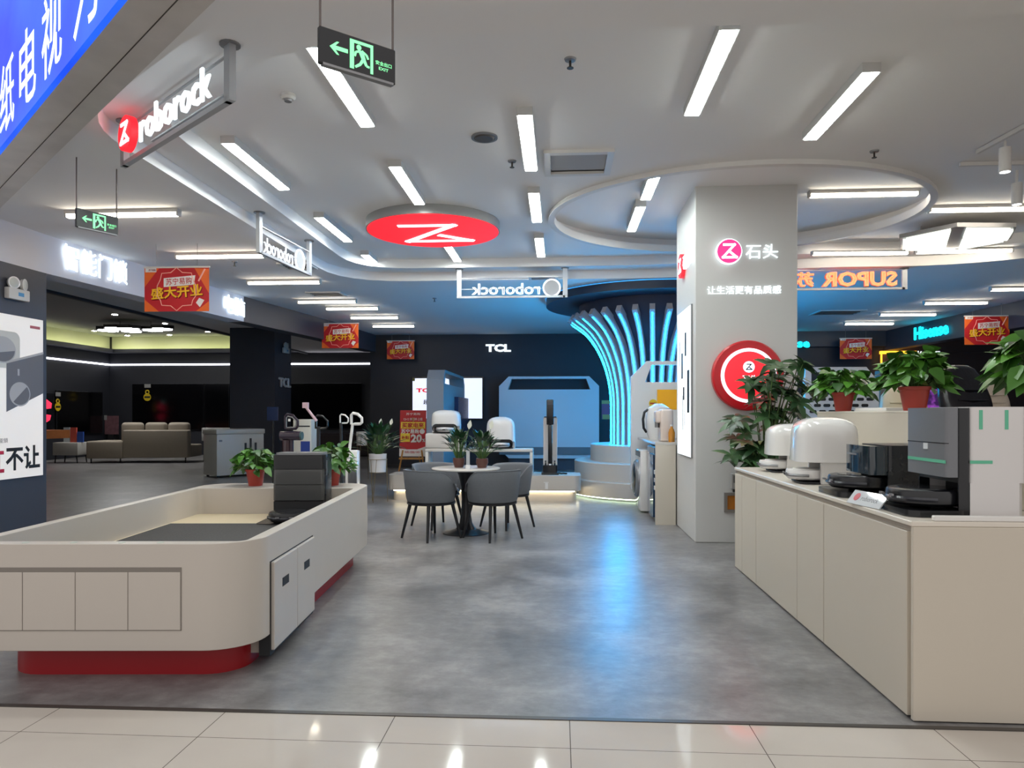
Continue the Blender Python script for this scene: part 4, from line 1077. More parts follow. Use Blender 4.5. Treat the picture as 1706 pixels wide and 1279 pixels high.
# pachira by the column
t = thing('money_tree', 'tall leafy plant with palmate leaves between counter end and column', 'potted plant', (2.0, 7.25, 0))
pot_mesh(t, 0.13, 0.17, 0.32, mat('planter_white', '#c9c6c2', 0.4), rim=False)
rnd = random.Random(21); leaves, stems = [], []
CL = [(2.155, 1.842), (2.356, 1.88), (1.937, 1.649), (2.241, 1.40), (2.04, 1.784), (1.81, 1.325), (1.665, 0.989), (1.763, 1.148), (1.937, 1.078), (2.011, 1.355), (2.098, 1.59), (2.384, 1.618), (2.155, 1.091), (1.867, 0.943),
      (2.2, 1.7), (2.28, 1.5), (2.0, 1.5), (2.15, 1.25), (1.85, 1.2), (2.3, 1.75), (2.1, 1.0), (1.95, 0.9), (2.2, 1.55), (2.05, 1.66), (2.25, 1.62), (2.12, 1.45), (1.9, 1.05)]
for cx, cz in CL + [(a + rnd.uniform(-0.07, 0.07), b_ + rnd.uniform(-0.08, 0.08)) for a, b_ in CL]:
    p = Vector((cx - 2.0, rnd.uniform(-0.2, 0.2), cz))
    b0 = Vector((0.02, 0, 0.35 + rnd.uniform(0, 0.5)))
    stems.append([b0, b0 * 0.5 + p * 0.5 + Vector((0, 0, 0.12)), p])
    ax = Vector((p.x * 0.8 + rnd.uniform(-0.3, 0.3), rnd.uniform(-0.9, 0.2), 0.8)).normalized()
    u = ax.orthogonal().normalized(); w_ = ax.cross(u)
    k0 = rnd.uniform(0, 6)
    for k in range(6):
        a = k0 + 2 * PI * k / 6.5
        d = u * math.cos(a) + w_ * math.sin(a) + ax * 0.25
        leaves.append((p, d, ax, rnd.uniform(0.15, 0.22), rnd.uniform(0.06, 0.085), LANCE, rnd.uniform(0.2, 0.5), 0.2))
foliage(t, leaves, stems, PACH, stem_r=0.006)
mb = MB(); mb.tube([(0, 0, 0.28), (0.01, 0, 0.6), (0.03, 0.0, 1.0), (0.06, 0, 1.4)], [0.03, 0.025, 0.02, 0.012], 10); mb.build('trunk', mat('trunk_brown_green', '#5a5038', 0.7), t)

# ------------------------------------------------------------------ dining set
t = thing('dining_table', 'small round pale table on a black trumpet base among grey chairs', 'table', (-1.09, 8.36, 0))
mb = MB(); mb.lathe([(0.375, 0.735), (0.40, 0.745), (0.40, 0.757), (0.395, 0.76)], 56); mb.build('tabletop', mat('table_marble', '#cbc5bf', 0.15, noise=0.06, nscale=10), t)
mb = MB(); mb.lathe([(0.27, 0.0), (0.268, 0.008), (0.2, 0.022), (0.12, 0.05), (0.075, 0.12), (0.055, 0.25), (0.05, 0.4), (0.06, 0.55), (0.09, 0.68), (0.12, 0.735)], 40); mb.build('pedestal', mat('pedestal_black', '#15151b', 0.3), t)
CHF = mat('chair_grey_fabric', '#63666b', 0.85, noise=0.10, nscale=60, bump=0.25, bscale=250)
LEGM = mat('chair_leg_black', '#15151a', 0.4)
def chair(x, y, face, label):
    """tub chair; local +Y is where the sitter looks"""
    t = thing('tub_chair', label, 'chair', (x, y, 0), face - PI / 2, 'grey tub chairs at the round table')
    # wrap-around back
    n = 30; rings = []
    for i in range(n + 1):
        a = math.radians(-118 + 236 * i / n)          # 0 = straight back (-Y)
        e = abs(a) / math.radians(118)
        top = 0.775 - 0.03 * e ** 2 - 0.20 * max(0, (e - 0.6) / 0.4) ** 1.6
        dx, dy = math.sin(a), -math.cos(a)
        def P(r, z): return (dx * r, dy * r * 0.96 + 0.0, z)
        flare = 0.025
        ring = [P(0.245, 0.425), P(0.275, 0.42), P(0.288, 0.46), P(0.295 + flare * 0.5, 0.62), P(0.296 + flare, top - 0.02), P(0.288 + flare, top), P(0.27 + flare, top - 0.005), P(0.258 + flare * 0.9, top - 0.03), P(0.25 + flare * 0.4, 0.58), P(0.245, 0.46)]
        rings.append(ring)
    mb = MB(); mb.rings(rings); mb.build('backrest', CHF, t, 50)
    pipe = []
    for i in range(n + 1):
        a = math.radians(-118 + 236 * i / n); e = abs(a) / math.radians(118)
        top = 0.775 - 0.03 * e ** 2 - 0.20 * max(0, (e - 0.6) / 0.4) ** 1.6
        pipe.append((math.sin(a) * 0.317, -math.cos(a) * 0.317 * 0.96, top - 0.006))
    mb = MB(); mb.tube(pipe, 0.006, 6); mb.build('piping', CHF, t.children[0])
    mb = MB(); mb.lathe([(0.0, 0.405), (0.24, 0.405), (0.262, 0.42), (0.265, 0.45), (0.25, 0.475), (0.18, 0.487), (0.0, 0.49)], 36, caps=False); mb.build('seat', CHF, t, 60)
    mb = MB(); mb.lathe([(0.245, 0.385), (0.27, 0.39), (0.272, 0.41), (0.25, 0.415)], 36); mb.build('seat_frame', LEGM, t)
    for sx, sy in ((1, 1), (-1, 1), (1, -1), (-1, -1)):
        mb = MB(); mb.cyl((sx * 0.165, sy * 0.165, 0.395), (sx * 0.235, sy * 0.235, 0.0), 0.021, 0.013, 12); mb.build('leg', LEGM, t)
chair(-1.43, 7.98, math.radians(48), 'grey tub chair at front left of the round table')
chair(-0.745, 8.02, math.radians(135), 'grey tub chair at front right of the round table')
chair(-1.50, 8.82, math.radians(-48), 'grey tub chair behind the round table at left')
chair(-0.64, 8.83, math.radians(-133), 'grey tub chair behind the round table at right')
for x, y, sd, lab, fl in ((-1.18, 8.42, 31, 'peace lily in brown pot on the table, left one', ((0.12, -0.02),)), (-0.90, 8.36, 32, 'peace lily in brown pot on the table, right one', ((0.10, 0.0),))):
    t = thing('peace_lily', lab, 'potted plant', (x, y, 0.76), 0, 'peace lilies on the round table')
    mb = MB(); mb.lathe([(0.052, 0), (0.072, 0.06), (0.07, 0.11), (0.063, 0.11)], 24); mb.build('pot', mat('brown_glazed_pot', '#5b3a33', 0.3), t)
    mb = MB(); mb.lathe([(0.062, 0.10), (0.062, 0.105)], 16); mb.build('soil', SOIL, t)
    lily(t, 0.1, sd, 0.2, 0.38, 62, 0.15, fl)
t = thing('card_holder', 'small clear card holder between the two lilies on the round table', 'card holder', (-1.035, 8.12, 0.76))
mb = MB(); mb.box(-0.02, 0.02, -0.002, 0.002, 0.004, 0.21); mb.build('card', mat('clear_card', '#d6d9dc', 0.1, alpha=0.5), t, 0)
mb = MB(); mb.box(-0.025, 0.025, -0.025, 0.025, 0, 0.05); mb.build('base', mat('card_base', '#e2e2e2', 0.2), t, 0)

# ------------------------------------------------------------------ low plinth with bench, docks and stick vacuum
t = thing('display_plinth', 'low rounded white plinth with a warm light strip at its foot', 'plinth', (-1.21, 11.76, 0))
mb = MB(); mb.prism(rrect(-1.55, 1.55, -0.36, 0.36, 0.12, 6), 0.17, 0.41); mb.build('top_block', LACQ, t)
mb = MB(); mb.prism(rrect(-1.48, 1.48, -0.29, 0.29, 0.12, 6), 0.0, 0.17); mb.build('base', LACQ, t)
mb = MB(); mb.box(-1.45, 1.45, -0.33, -0.31, 0.155, 0.17); mb.build('light_strip', glow('warm_plinth_strip', '#fff0c8', 9.0), t, 0)
mb = MB(); mb.box(1.49, 1.51, -0.2, 0.2, 0.155, 0.17); mb.build('light_strip', glow('warm_plinth_strip', '#fff0c8', 9.0), t, 0)
mb = MB(); mb.M = Matrix.Translation((1.0, -0.362, 0.25)) @ frame_xy(0); mb.box(-0.04, 0.04, 0.05, 0.06, 0, 0.003); mb.box(-0.015, 0.03, -0.05, 0.045, 0, 0.003); mb.build('label_plate', GLOSSW, t, 0)
t = thing('display_bench', 'white stepped bench with open legs on the low plinth behind the table', 'bench', (-1.31, 11.85, 0.41))
BW = mat('bench_white', '#cfcac4', 0.4)
mb = MB(); mb.box(-0.88, 0.88, -0.2, 0.2, 0.36, 0.41, 0.012, 2); mb.build('top', BW, t)
mb = MB(); mb.box(-0.88, -0.25, -0.2, 0.2, 0.41, 0.66, 0.03, 3); mb.build('raised_box', BW, t)
for sx in (-1, 1):
    mb = MB(); mb.box(sx * 0.88 - (0.05 if sx > 0 else 0), sx * 0.88 + (0 if sx > 0 else 0.05), -0.2, 0.2, 0.0, 0.36, 0.01, 2); mb.build('leg', BW, t)
dome_dock((-1.87, 11.85, 1.073), 0, 'white domed dock on the raised left end of the bench', 0.48, 0.38, 0.38, 0.115)
dome_robot((-1.87, 11.74, 1.086), 0, 'white robot vacuum in the left domed dock on the bench')
dome_dock((-0.96, 11.85, 0.823), 0, 'white domed dock on the lower right end of the bench', 0.48, 0.38, 0.52, 0.115)
dome_robot((-0.96, 11.74, 0.836), 0, 'white robot vacuum in the right domed dock on the bench')
t = thing('floor_washer', 'black upright floor washer standing before a pale board on the plinth', 'vacuum cleaner', (-0.15, 11.72, 0.41))
mb = MB(); mb.box(-0.14, 0.14, -0.16, 0.10, 0, 0.03, 0.01, 2); mb.build('charging_base', BLACK, t)
mb = MB(); mb.prism(rrect(-0.12, 0.12, -0.14, 0.05, 0.03, 4), 0.03, 0.15); mb.build('brush_head', BLACK, t)
for sx in (-0.075, 0.075):
    mb = MB(); mb.cyl((sx - 0.012, 0, 0.17), (sx + 0.012, 0, 0.17), 0.05, seg=16); mb.build('wheel', BLACK, t)
mb = MB(); mb.box(-0.035, 0.035, -0.04, 0.04, 0.13, 0.80, 0.015, 2); mb.build('body', BLACK, t)
mb = MB(); mb.box(-0.058, 0.058, -0.05, 0.05, 0.80, 1.21, 0.015, 2); mb.build('handle', BLACK, t)
mb = MB(); mb.box(-0.045, 0.045, -0.053, -0.05, 1.12, 1.18); mb.build('display', mat('washer_display', '#3b3b3f', 0.15), t, 0)
mb = MB(); mb.box(-0.02, 0.02, -0.146, -0.14, 0.155, 0.175); mb.build('label', GLOSSW, t, 0)
mb = MB(); mb.tube([(0.13, 0.0, 0.02), (0.18, -0.03, 0.012), (0.22, 0.02, 0.012), (0.27, -0.02, 0.012)], 0.012, 6); mb.build('power_cord', BLACK, t)
t = thing('backing_board', 'pale upright board behind the black floor washer', 'board', (-0.15, 11.88, 0.41))
mb = MB(); mb.box(-0.115, 0.115, -0.02, 0.02, 0, 0.92, 0.004, 1); mb.build('panel', mat('pale_board', '#c9bfb6', 0.5), t, 0)
mb = MB(); mb.box(-0.10, 0.10, -0.03, 0.02, 0.92, 0.935); mb.build('top_clip', BLACK, t, 0)

# ------------------------------------------------------------------ planter on wire stand, second planter, easel
def wire_planter(loc, label, h=0.46, ph=0.29, r=0.14):
    t = thing('planter_stand', label, 'planter', loc, 0.3)
    mb = MB(); mb.lathe([(r * 0.9, h), (r, h + ph), (r * 0.94, h + ph), (r * 0.9, h + ph * 0.85)], 28); mb.build('pot', mat('planter_gloss_white', '#d8d6d6', 0.25), t)
    mb = MB(); mb.lathe([(r * 0.9, h + ph * 0.86), (r * 0.9, h + ph * 0.9)], 18); mb.build('soil', SOIL, t)
    W = mat('brass_wire', '#8a7a58', 0.35, metal=0.7)
    for k in range(3):
        a = 2 * PI * k / 3; c_, s_ = math.cos(a), math.sin(a)
        mb = MB()
        for da in (-0.35, 0.35):
            mb.cyl((r * 1.05 * math.cos(a + da), r * 1.05 * math.sin(a + da), h + ph * 0.7), (r * 1.1 * c_, r * 1.1 * s_, 0.0), 0.004, seg=6)
        mb.build('wire_leg', W, t)
    for z, rr in ((h + ph * 0.7, r * 1.05), (h, r * 0.95)):
        mb = MB(); mb.tube([(rr * math.cos(2 * PI * i / 24), rr * math.sin(2 * PI * i / 24), z) for i in range(24)], 0.004, 6, True); mb.build('wire_ring', W, t)
    return t, h + ph * 0.9
t, z = wire_planter((-2.86, 11.2, 0), 'white pot on a thin brass wire stand with a leafy peace lily', 0.47)
lily(t, z, 41, 0.36, 0.52, 75, 0.24, ((0.03, -0.05), (0.2, 0.0)))
wire_planter((-4.17, 15.0, 0), 'small white planter on the aisle floor behind the stick vacuums', 0.72, 0.29, 0.12)
t = thing('easel_sign', 'red promotional board on a wooden easel reading 20 percent', 'easel sign', (-3.1, 15.0, 0))
WOOD = mat('easel_wood', '#c08a48', 0.5, noise=0.2, nscale=15)
tl = math.radians(-6)
mb = MB(); mb.M = Matrix.Rotation(tl, 4, 'X'); mb.box(-0.28, 0.28, -0.012, 0.0, 0.49, 1.47); bd = mb.build('board', mat('promo_red', '#c20f1a', 0.45), t, 0)
mb = MB(); mb.M = Matrix.Rotation(tl, 4, 'X')
mb.box(-0.26, 0.26, -0.014, -0.012, 1.08, 1.22); mb.box(-0.26, -0.06, -0.014, -0.012, 0.80, 0.98); mb.build('yellow_panel', mat('promo_yellow', '#f3d43c', 0.5), bd, 0)
mb = MB(); mb.M = Matrix.Rotation(tl, 4, 'X')
mb.prism([(0, 0)] * 0 or [(-0.28, 0.49), (0.28, 0.49), (0.28, 0.68), (0.1, 0.62), (-0.1, 0.62), (-0.28, 0.68)], 0.0121, 0.0135)
for v in mb.bm.verts: pass
mb2 = MB(); mb2.M = Matrix.Rotation(tl, 4, 'X') @ frame_xy(0)
mb2.prism([(-0.28, 0.49), (0.28, 0.49), (0.28, 0.70), (0.1, 0.64), (-0.1, 0.64), (-0.28, 0.66)], 0.0125, 0.014); mb2.build('white_panel', BWHT, bd, 0); mb.bm.free()
def etext(s, w, h, x, z, m, bold=0.03):
    p = Matrix.Rotation(tl, 4, 'X') @ Vector((x, -0.0155, z))
    o = text(t, s, w, h, p, 0, m, 0.0015, bold); o.rotation_euler = (PI / 2 + tl, 0, 0)
PR = mat('promo_red', '#c20f1a', 0.45)
etext('买家电来', 0.47, 0.11, 0.0, 1.15, PR)
etext('12•12 新国补上线', 0.40, 0.06, 0.0, 1.28, BWHT, 0.0)
etext('苏宁易购', 0.3, 0.05, 0.0, 1.39, BWHT, 0.0)
etext('苏宁易购', 0.38, 0.10, -0.06, 1.02, BWHT)
etext('20', 0.24, 0.18, 0.08, 0.87, BWHT, 0.05)
etext('%', 0.06, 0.07, 0.235, 0.83, BWHT, 0.03)
etext('补贴', 0.16, 0.08, -0.16, 0.89, PR)
etext('领/国/补', 0.34, 0.05, 0.0, 0.58, PR, 0.01)
mb = MB(); mb.M = Matrix.Rotation(tl, 4, 'X') @ Matrix.Translation((0.2, -0.015, 1.02)) @ frame_xy(0); mb.lathe([(0.055, 0), (0.055, 0.001)], 20); mb.build('white_badge', BWHT, bd)
for sx in (-1, 1):
    mb = MB(); mb.cyl((sx * 0.20, 0.03, 0.62), (sx * 0.30, -0.04, 0.0), 0.018, seg=8); mb.build('leg', WOOD, t)
mb = MB(); mb.cyl((0, 0.1, 1.3), (0.12, 0.55, 0.0), 0.016, seg=8); mb.build('leg', WOOD, t)
mb = MB(); mb.box(-0.26, 0.26, -0.07, -0.02, 0.43, 0.47); mb.build('ledge', WOOD, t, 0)

# ------------------------------------------------------------------ glowing rib canopy on round stepped stand
TX, TY = 1.647, 12.836
t = thing('round_stand', 'white round stand of three stepped tiers under the glowing blue ribs', 'stand', (TX, TY, 0))
for r, z0, z1 in ((1.5, 0.04, 0.29), (1.38, 0.29, 0.58), (1.1, 0.58, 0.86)):
    mb = MB(); mb.lathe([(r, z0), (r, z1 - 0.012), (r - 0.012, z1)], 72); mb.build('tier', LACQ, t)
mb = MB(); mb.lathe([(1.42, 0.0), (1.42, 0.04)], 60); mb.build('base', GREYM, t)
mb = MB(); mb.tube([(1.47 * math.cos(2 * PI * i / 72), 1.47 * math.sin(2 * PI * i / 72), 0.03) for i in range(72)], 0.009, 5, True); mb.build('light_strip', glow('tier_strip', '#e6ffd8', 4.0), t)
tree = thing('light_canopy', 'fountain of grey ribs with cyan light strips flaring up to the ceiling', 'light installation', (TX, TY, 0.862))
mb = MB(); mb.lathe([(0.66, 0), (0.66, 1.0), (0.72, 1.4), (0.92, 1.75), (1.25, 2.1), (1.3, 2.42)], 48); mb.build('core', mat('canopy_core', '#26334d', 0.5), tree)
mb = MB(); mb.lathe([(1.88, 2.42), (1.88, 2.565)], 72); mb.build('ceiling_disc', mat('canopy_disc_navy', '#20283a', 0.5), tree)
mb = MB(); mb.tube([(1.89 * math.cos(2 * PI * i / 72), 1.89 * math.sin(2 * PI * i / 72), 2.55) for i in range(72)], 0.008, 5, True); mb.build('rim_light', glow('rim_blue', '#3f9be0', 0.8), tree)
RP = [(0.74, 0.0), (0.74, 0.55), (0.745, 0.8), (0.78, 1.08), (0.86, 1.38), (1.0, 1.68), (1.2, 1.94), (1.5, 2.16)]
def resample(P, n):
    P = [Vector(p) for p in P]; out = []
    m = len(P) - 1
    for i in range(n + 1):
        u = i / n * m; k = min(int(u), m - 1); f = u - k
        p0, p1, p2, p3 = P[max(k - 1, 0)], P[k], P[k + 1], P[min(k + 2, m)]
        out.append(0.5 * ((2 * p1) + (p2 - p0) * f + (2 * p0 - 5 * p1 + 4 * p2 - p3) * f * f + (3 * p1 - p0 - 3 * p2 + p3) * f ** 3))
    return out
RR = resample(RP, 26)
def bar(mb, path, w, d0, d1):
    rings = []
    for i, p in enumerate(path):
        q = (path[min(i + 1, len(path) - 1)] - path[max(i - 1, 0)]).normalized(); n = Vector((q.y, -q.x))
        a, b_ = p + n * d0, p + n * d1
        rings.append([(a.x, -w / 2, a.y), (a.x, w / 2, a.y), (b_.x, w / 2, b_.y), (b_.x, -w / 2, b_.y)])
    mb.rings(rings)
mb = MB(); bar(mb, RR, 0.085, -0.12, 0.0); rib0 = mb.build('rib', mat('rib_grey', '#a09fa6', 0.5), tree, 50)
mb = MB(); bar(mb, RR[:-1], 0.012, 0.0, 0.008); led0 = mb.build('led_strip', CYAN, rib0, 0)
NR = 34
for k in range(NR):
    a = -PI / 2 + 0.05 + 2 * PI * k / NR
    if k == 0:
        rib0.rotation_euler = (0, 0, a)
    else:
        r = rib0.copy(); COL.objects.link(r); r.parent = tree; r.rotation_euler = (0, 0, a)
        l = led0.copy(); COL.objects.link(l); l.parent = r

# ------------------------------------------------------------------ chamfered display frames with screens
FG = mat('frame_pale_grey', '#d8dadd', 0.45)
def display_frame(loc, rz, w, h, label, m=FG, th=0.3, fill=True, cham=0.16, win=0.2):
    """upright chamfered board, front to -Y"""
    t = thing('display_stand', label, 'display stand', loc, rz)
    def octo(hw, z0, z1, c):
        return [(-hw + c, z0), (hw - c, z0), (hw, z0 + c), (hw, z1 - c), (hw - c, z1), (-hw + c, z1), (-hw, z1 - c), (-hw, z0 + c)]
    mb = MB(); mb.M = Matrix.Rotation(PI / 2, 4, 'X')
    mb.prism(octo(w / 2, 0, h, cham), -th / 2, th / 2, [(-w / 2 + cham * 0.9, h - cham * 1.35), (w / 2 - cham * 0.9, h - cham * 1.35), (w / 2 - cham * 1.3, h - 0.06), (-w / 2 + cham * 1.3, h - 0.06)][::1])
    mb.build('board', m, t, 0)
    return t
bt = display_frame((-0.26, 17.9, 0.29), 0, 2.46, 2.02, 'wide pale display board lit blue before the dark back wall', cham=0.24)
mb = MB(); mb.box(-1.0, 1.0, -0.02, 0.02, -0.29, 0.0); mb.build('foot', DARKC, bt, 0)
mb = MB(); mb.box(-1.22, 1.22, -0.18, -0.15, 0.09, 0.28); mb.build('lower_panel', mat('lower_panel_grey', '#6e6e70', 0.5), bt, 0)
st = display_frame((-2.4, 15.35, 0.0), PI / 2, 3.1, 2.25, 'tall grey chamfered display board seen edge-on beside the white screen', mat('frame_grey', '#8d8d90', 0.5), 0.33, cham=0.2)
mb = MB(); mb.box(-0.1, 1.6, -0.25, -0.165, 0.55, 1.75); mb.build('screen', mat('screen_navy', '#1d2b4a', 0.2), st, 0)
gt = display_frame((2.45, 13.9 + 1.2, 0.0), 0, 1.9, 2.2, 'grey chamfered display board behind the coffee machines beside the column', th=0.1, cham=0.24)
gt.location = (2.05, 11.24, 0.0)
t = thing('television', 'lit white television with red letters on the dark back wall', 'television', (-2.87, 18.38, 1.27))
mb = MB(); mb.box(-0.93, 0.93, -0.05, 0, -0.03, 1.07); mb.build('casing', BLACK, t, 0)
mb = MB(); mb.box(-0.9, 0.9, -0.054, -0.05, 0, 1.03); mb.build('screen', glow('tv_white', '#d4d8ea', 0.85), t, 0)
text(t, 'TCL', 0.45, 0.11, (-0.58, -0.056, 0.72), 0, glow('tv_red_text', '#c81e28', 0.8), 0.001, 0.05)
text(t, '超高清', 0.4, 0.13, (-0.42, -0.056, 0.42), 0, glow('tv_dark_text', '#2a2a30', 0.2), 0.001, 0.02)
mb = MB(); mb.box(-0.9, -0.84, -0.056, -0.054, 0.96, 1.03); mb.build('corner_sticker', mat('sticker_olive', '#6d6420', 0.5), t, 0)
t = thing('price_poster', 'small pink and yellow notice on the dark wall left of the blue ribs', 'poster', (1.17, 18.4, 1.25))
mb = MB(); mb.box(-0.1, 0.1, -0.01, 0, 0, 0.48); mb.build('sheet', mat('notice_pink', '#a8567a', 0.5), t, 0)
mb = MB(); mb.box(-0.1, 0.1, -0.012, -0.01, 0.39, 0.48); mb.box(-0.08, 0.1, -0.012, -0.01, 0, 0.12); mb.build('band', mat('notice_yellow', '#c9b46a', 0.5), t, 0)

# ------------------------------------------------------------------ appliance counter left of the column
t = thing('appliance_counter', 'cream counter with end panel beside the column, appliances built in', 'counter', (1.2, 9.11, 0))
mb = MB(); mb.box(0.0, 0.25, 0.0, 0.04, 0.0, 1.0); mb.build('end_panel', CREAM, t, 0)
mb = MB(); mb.box(-0.005, 0.255, -0.005, 2.0, 1.0, 1.03); mb.build('worktop', mat('worktop_grey', '#b7b3ad', 0.3), t, 0)
mb = MB(); mb.box(0.2, 0.262, 0.04, 2.0, 0.0, 1.0); mb.build('back_panel', DARKC, t, 0)
mb = MB(); mb.box(0.27, 1.3, 0.09, 2.0, 0.0, 1.0); mb.build('cabinet', CREAM, t, 0)
t = thing('dishwasher', 'dark glass fronted appliance under the counter beside the column', 'dishwasher', (1.22, 9.55, 0))
mb = MB(); mb.box(0.0, 0.16, -0.36, 0.36, 0.04, 0.97); mb.build('body', BLACK, t, 0)
mb = MB(); mb.box(-0.02, 0.0, -0.2, 0.36, 0.06, 0.86); mb.build('door', mat('dark_glass_blue', '#28405e', 0.08, coat=0.5), t, 0)
mb = MB(); mb.box(-0.025, 0.0, -0.36, 0.36, 0.88, 0.96); mb.build('control_panel', mat('dark_glass_blue', '#28405e', 0.08, coat=0.5), t, 0)
for z in (0.62, 0.52, 0.42):
    mb = MB(); mb.box(-0.012, 0.0, -0.35, -0.22, z, z + 0.05); mb.build('rack', WHITE, t, 0)
t = thing('washing_machine', 'white front loading washing machine with dark round door, facing the aisle', 'washing machine', (1.13, 10.5, 0))
mb = MB(); mb.box(0.0, 0.26, -0.32, 0.32, 0.02, 0.88, 0.02, 2); mb.build('body', GLOSSW, t)
mb = MB(); mb.M = Matrix.Translation((0.0, 0, 0.46)) @ frame_xy(-PI / 2)
mb.lathe([(0.27, 0), (0.27, 0.03), (0.24, 0.055)], 36); d = mb.build('door', mat('door_silver', '#9b9da0', 0.25, metal=0.6), t)
mb = MB(); mb.M = Matrix.Translation((-0.05, 0, 0.46)) @ frame_xy(-PI / 2)
mb.lathe([(0.225, 0), (0.2, 0.02), (0.1, 0.028)], 36); mb.build('door_glass', mat('door_glass_dark', '#1d262b', 0.08), d)
mb = MB(); mb.box(-0.004, 0.0, -0.3, 0.3, 0.78, 0.86); mb.build('control_panel', BLACK, t, 0)
t = thing('coffee_machine', 'cream coffee machine on the appliance counter beside the column', 'coffee machine', (1.40, 9.5, 1.03))
mb = MB(); mb.box(-0.10, 0.06, -0.16, 0.16, 0, 0.42, 0.03, 3); mb.build('body', mat('machine_cream_pink', '#d3c3b8', 0.3), t)
mb = MB(); mb.box(-0.16, -0.08, -0.12, 0.12, 0.24, 0.40, 0.03, 3); mb.build('head', mat('machine_cream_pink', '#d3c3b8', 0.3), t)
mb = MB(); mb.cyl((-0.13, 0, 0.18), (-0.13, 0, 0.25), 0.03, seg=14); mb.build('spout', GREYM, t)
t = thing('bottle', 'amber bottle in front of the cream coffee machine', 'bottle', (1.42, 9.25, 1.03))
mb = MB(); mb.lathe([(0.04, 0), (0.042, 0.12), (0.03, 0.16), (0.016, 0.18), (0.016, 0.2)], 18); mb.build('glass', mat('amber_glass', '#d08a2a', 0.1, trans=0.3), t)
mb = MB(); mb.lathe([(0.018, 0.2), (0.018, 0.22)], 12); mb.build('cap', WHITE, t)
t = thing('air_fryer', 'rounded white appliance with a dark curved handle on the appliance counter', 'kitchen appliance', (1.38, 10.15, 1.03))
mb = MB(); mb.lathe([(0.13, 0), (0.17, 0.1), (0.175, 0.3), (0.15, 0.44), (0.06, 0.5)], 28); mb.build('body', GLOSSW, t)
mb = MB(); mb.tube([(-0.17, -0.03, 0.1), (-0.21, -0.03, 0.16), (-0.22, -0.03, 0.28), (-0.2, -0.03, 0.38), (-0.15, -0.03, 0.42)], 0.018, 8); mb.build('handle', BLACK, t)
t = thing('display_box', 'bright yellow packaging panel above the white appliances by the column', 'box', (1.62, 10.9, 1.03))
mb = MB(); mb.box(-0.16, 0.3, -0.03, 0.03, 0.42, 0.72); mb.build('yellow_panel', mat('bright_yellow', '#f2ae12', 0.4), t, 0)
mb = MB(); mb.box(-0.1, 0.24, -0.028, 0.028, 0, 0.42); mb.build('stand', WHITE, t, 0)
t = thing('price_tag', 'small round yellow price tag beside the bright yellow panel', 'price tag', (1.36, 10.6, 1.54))
YT = mat('tag_yellow', '#d2b51e', 0.4)
mb = MB(); mb.M = frame_xy(0); mb.lathe([(0.06, 0), (0.06, 0.006)], 18); mb.build('disc', YT, t)
mb = MB(); mb.box(-0.045, 0.045, -0.008, -0.006, -0.012, 0.012); mb.build('band', mat('tag_red', '#a33a1c', 0.5), t, 0)
mb = MB(); mb.cyl((0, 0, -0.06), (0, 0, -0.51), 0.003, seg=5); mb.build('stem', GREYM, t)

# ------------------------------------------------------------------ things behind the island: stick vacuums on a low platform
t = thing('low_platform', 'low grey platform behind the island carrying the upright vacuums', 'platform', (-3.0, 8.35, 0))
mb = MB(); mb.prism([(-0.95, -0.9), (0.8, -0.9), (0.8, -0.2), (0.5, 0.65), (-0.95, 0.65)], 0.05, 0.30); mb.build('top', LACQ, t)
mb = MB(); mb.box(-0.9, 0.45, -0.85, 0.6, 0, 0.05); mb.build('base', MATTE, t, 0)
def loop_handle(mb, c, w, h, r, seg=20):
    pts = []
    for x, z in [(-0.5, -0.5), (-0.5, 0.35), (-0.35, 0.5), (0.1, 0.42), (0.5, 0.05), (0.5, -0.35), (0.35, -0.5), (-0.2, -0.52)]:
        pts.append((c[0] + x * w, c[1], c[2] + z * h))
    mb.tube(pts, r, 8, True)
t = thing('stick_vacuum', 'white upright floor washer with loop handle behind the island counter', 'vacuum cleaner', (-2.33, 8.0, 0.30))
mb = MB(); mb.box(-0.13, 0.13, -0.15, 0.1, 0, 0.08, 0.02, 2); mb.build('brush_head', GLOSSW, t)
mb = MB(); mb.box(-0.07, 0.07, -0.06, 0.06, 0.1, 0.68, 0.015, 2); mb.build('body', GLOSSW, t)
mb = MB(); mb.box(-0.035, 0.065, -0.075, -0.05, 0.15, 0.46, 0.01, 2); mb.build('dirt_tank', mat('tank_dark', '#4c4d50', 0.15), t)
mb = MB(); mb.cyl((-0.04, 0, 0.66), (0.0, 0, 0.98), 0.017, seg=10); mb.build('tube', GLOSSW, t)
mb = MB(); loop_handle(mb, (0.045, 0, 1.035), 0.12, 0.12, 0.017); mb.build('handle', GLOSSW, t)
t = thing('stick_vacuum', 'dark purple stick vacuum with grey ring handle behind the island counter', 'vacuum cleaner', (-3.15, 8.3, 0.30))
PURP = mat('dark_purple', '#2c2230', 0.25)
mb = MB(); mb.box(-0.13, 0.13, -0.12, 0.08, 0, 0.06, 0.02, 2); mb.build('brush_head', PURP, t)
mb = MB(); mb.cyl((0, 0, 0.06), (0, 0, 0.8), 0.025, seg=12); mb.build('tube', PURP, t)
mb = MB(); mb.cyl((-0.13, 0, 0.83), (0.11, 0, 0.83), 0.055, seg=20); mb.build('motor', PURP, t)
mb = MB(); mb.cyl((0.11, 0, 0.83), (0.13, 0, 0.83), 0.05, seg=20); mb.build('motor_cap', mat('cap_teal', '#2d4a4d', 0.3), t)
mb = MB(); mb.cyl((-0.06, 0, 0.5), (-0.06, 0, 0.78), 0.05, seg=18); mb.build('dust_cup', mat('cup_dark', '#3a2a30', 0.1), t)
mb = MB(); loop_handle(mb, (0.0, 0, 1.0), 0.15, 0.17, 0.016); h = mb.build('handle', PURP, t)
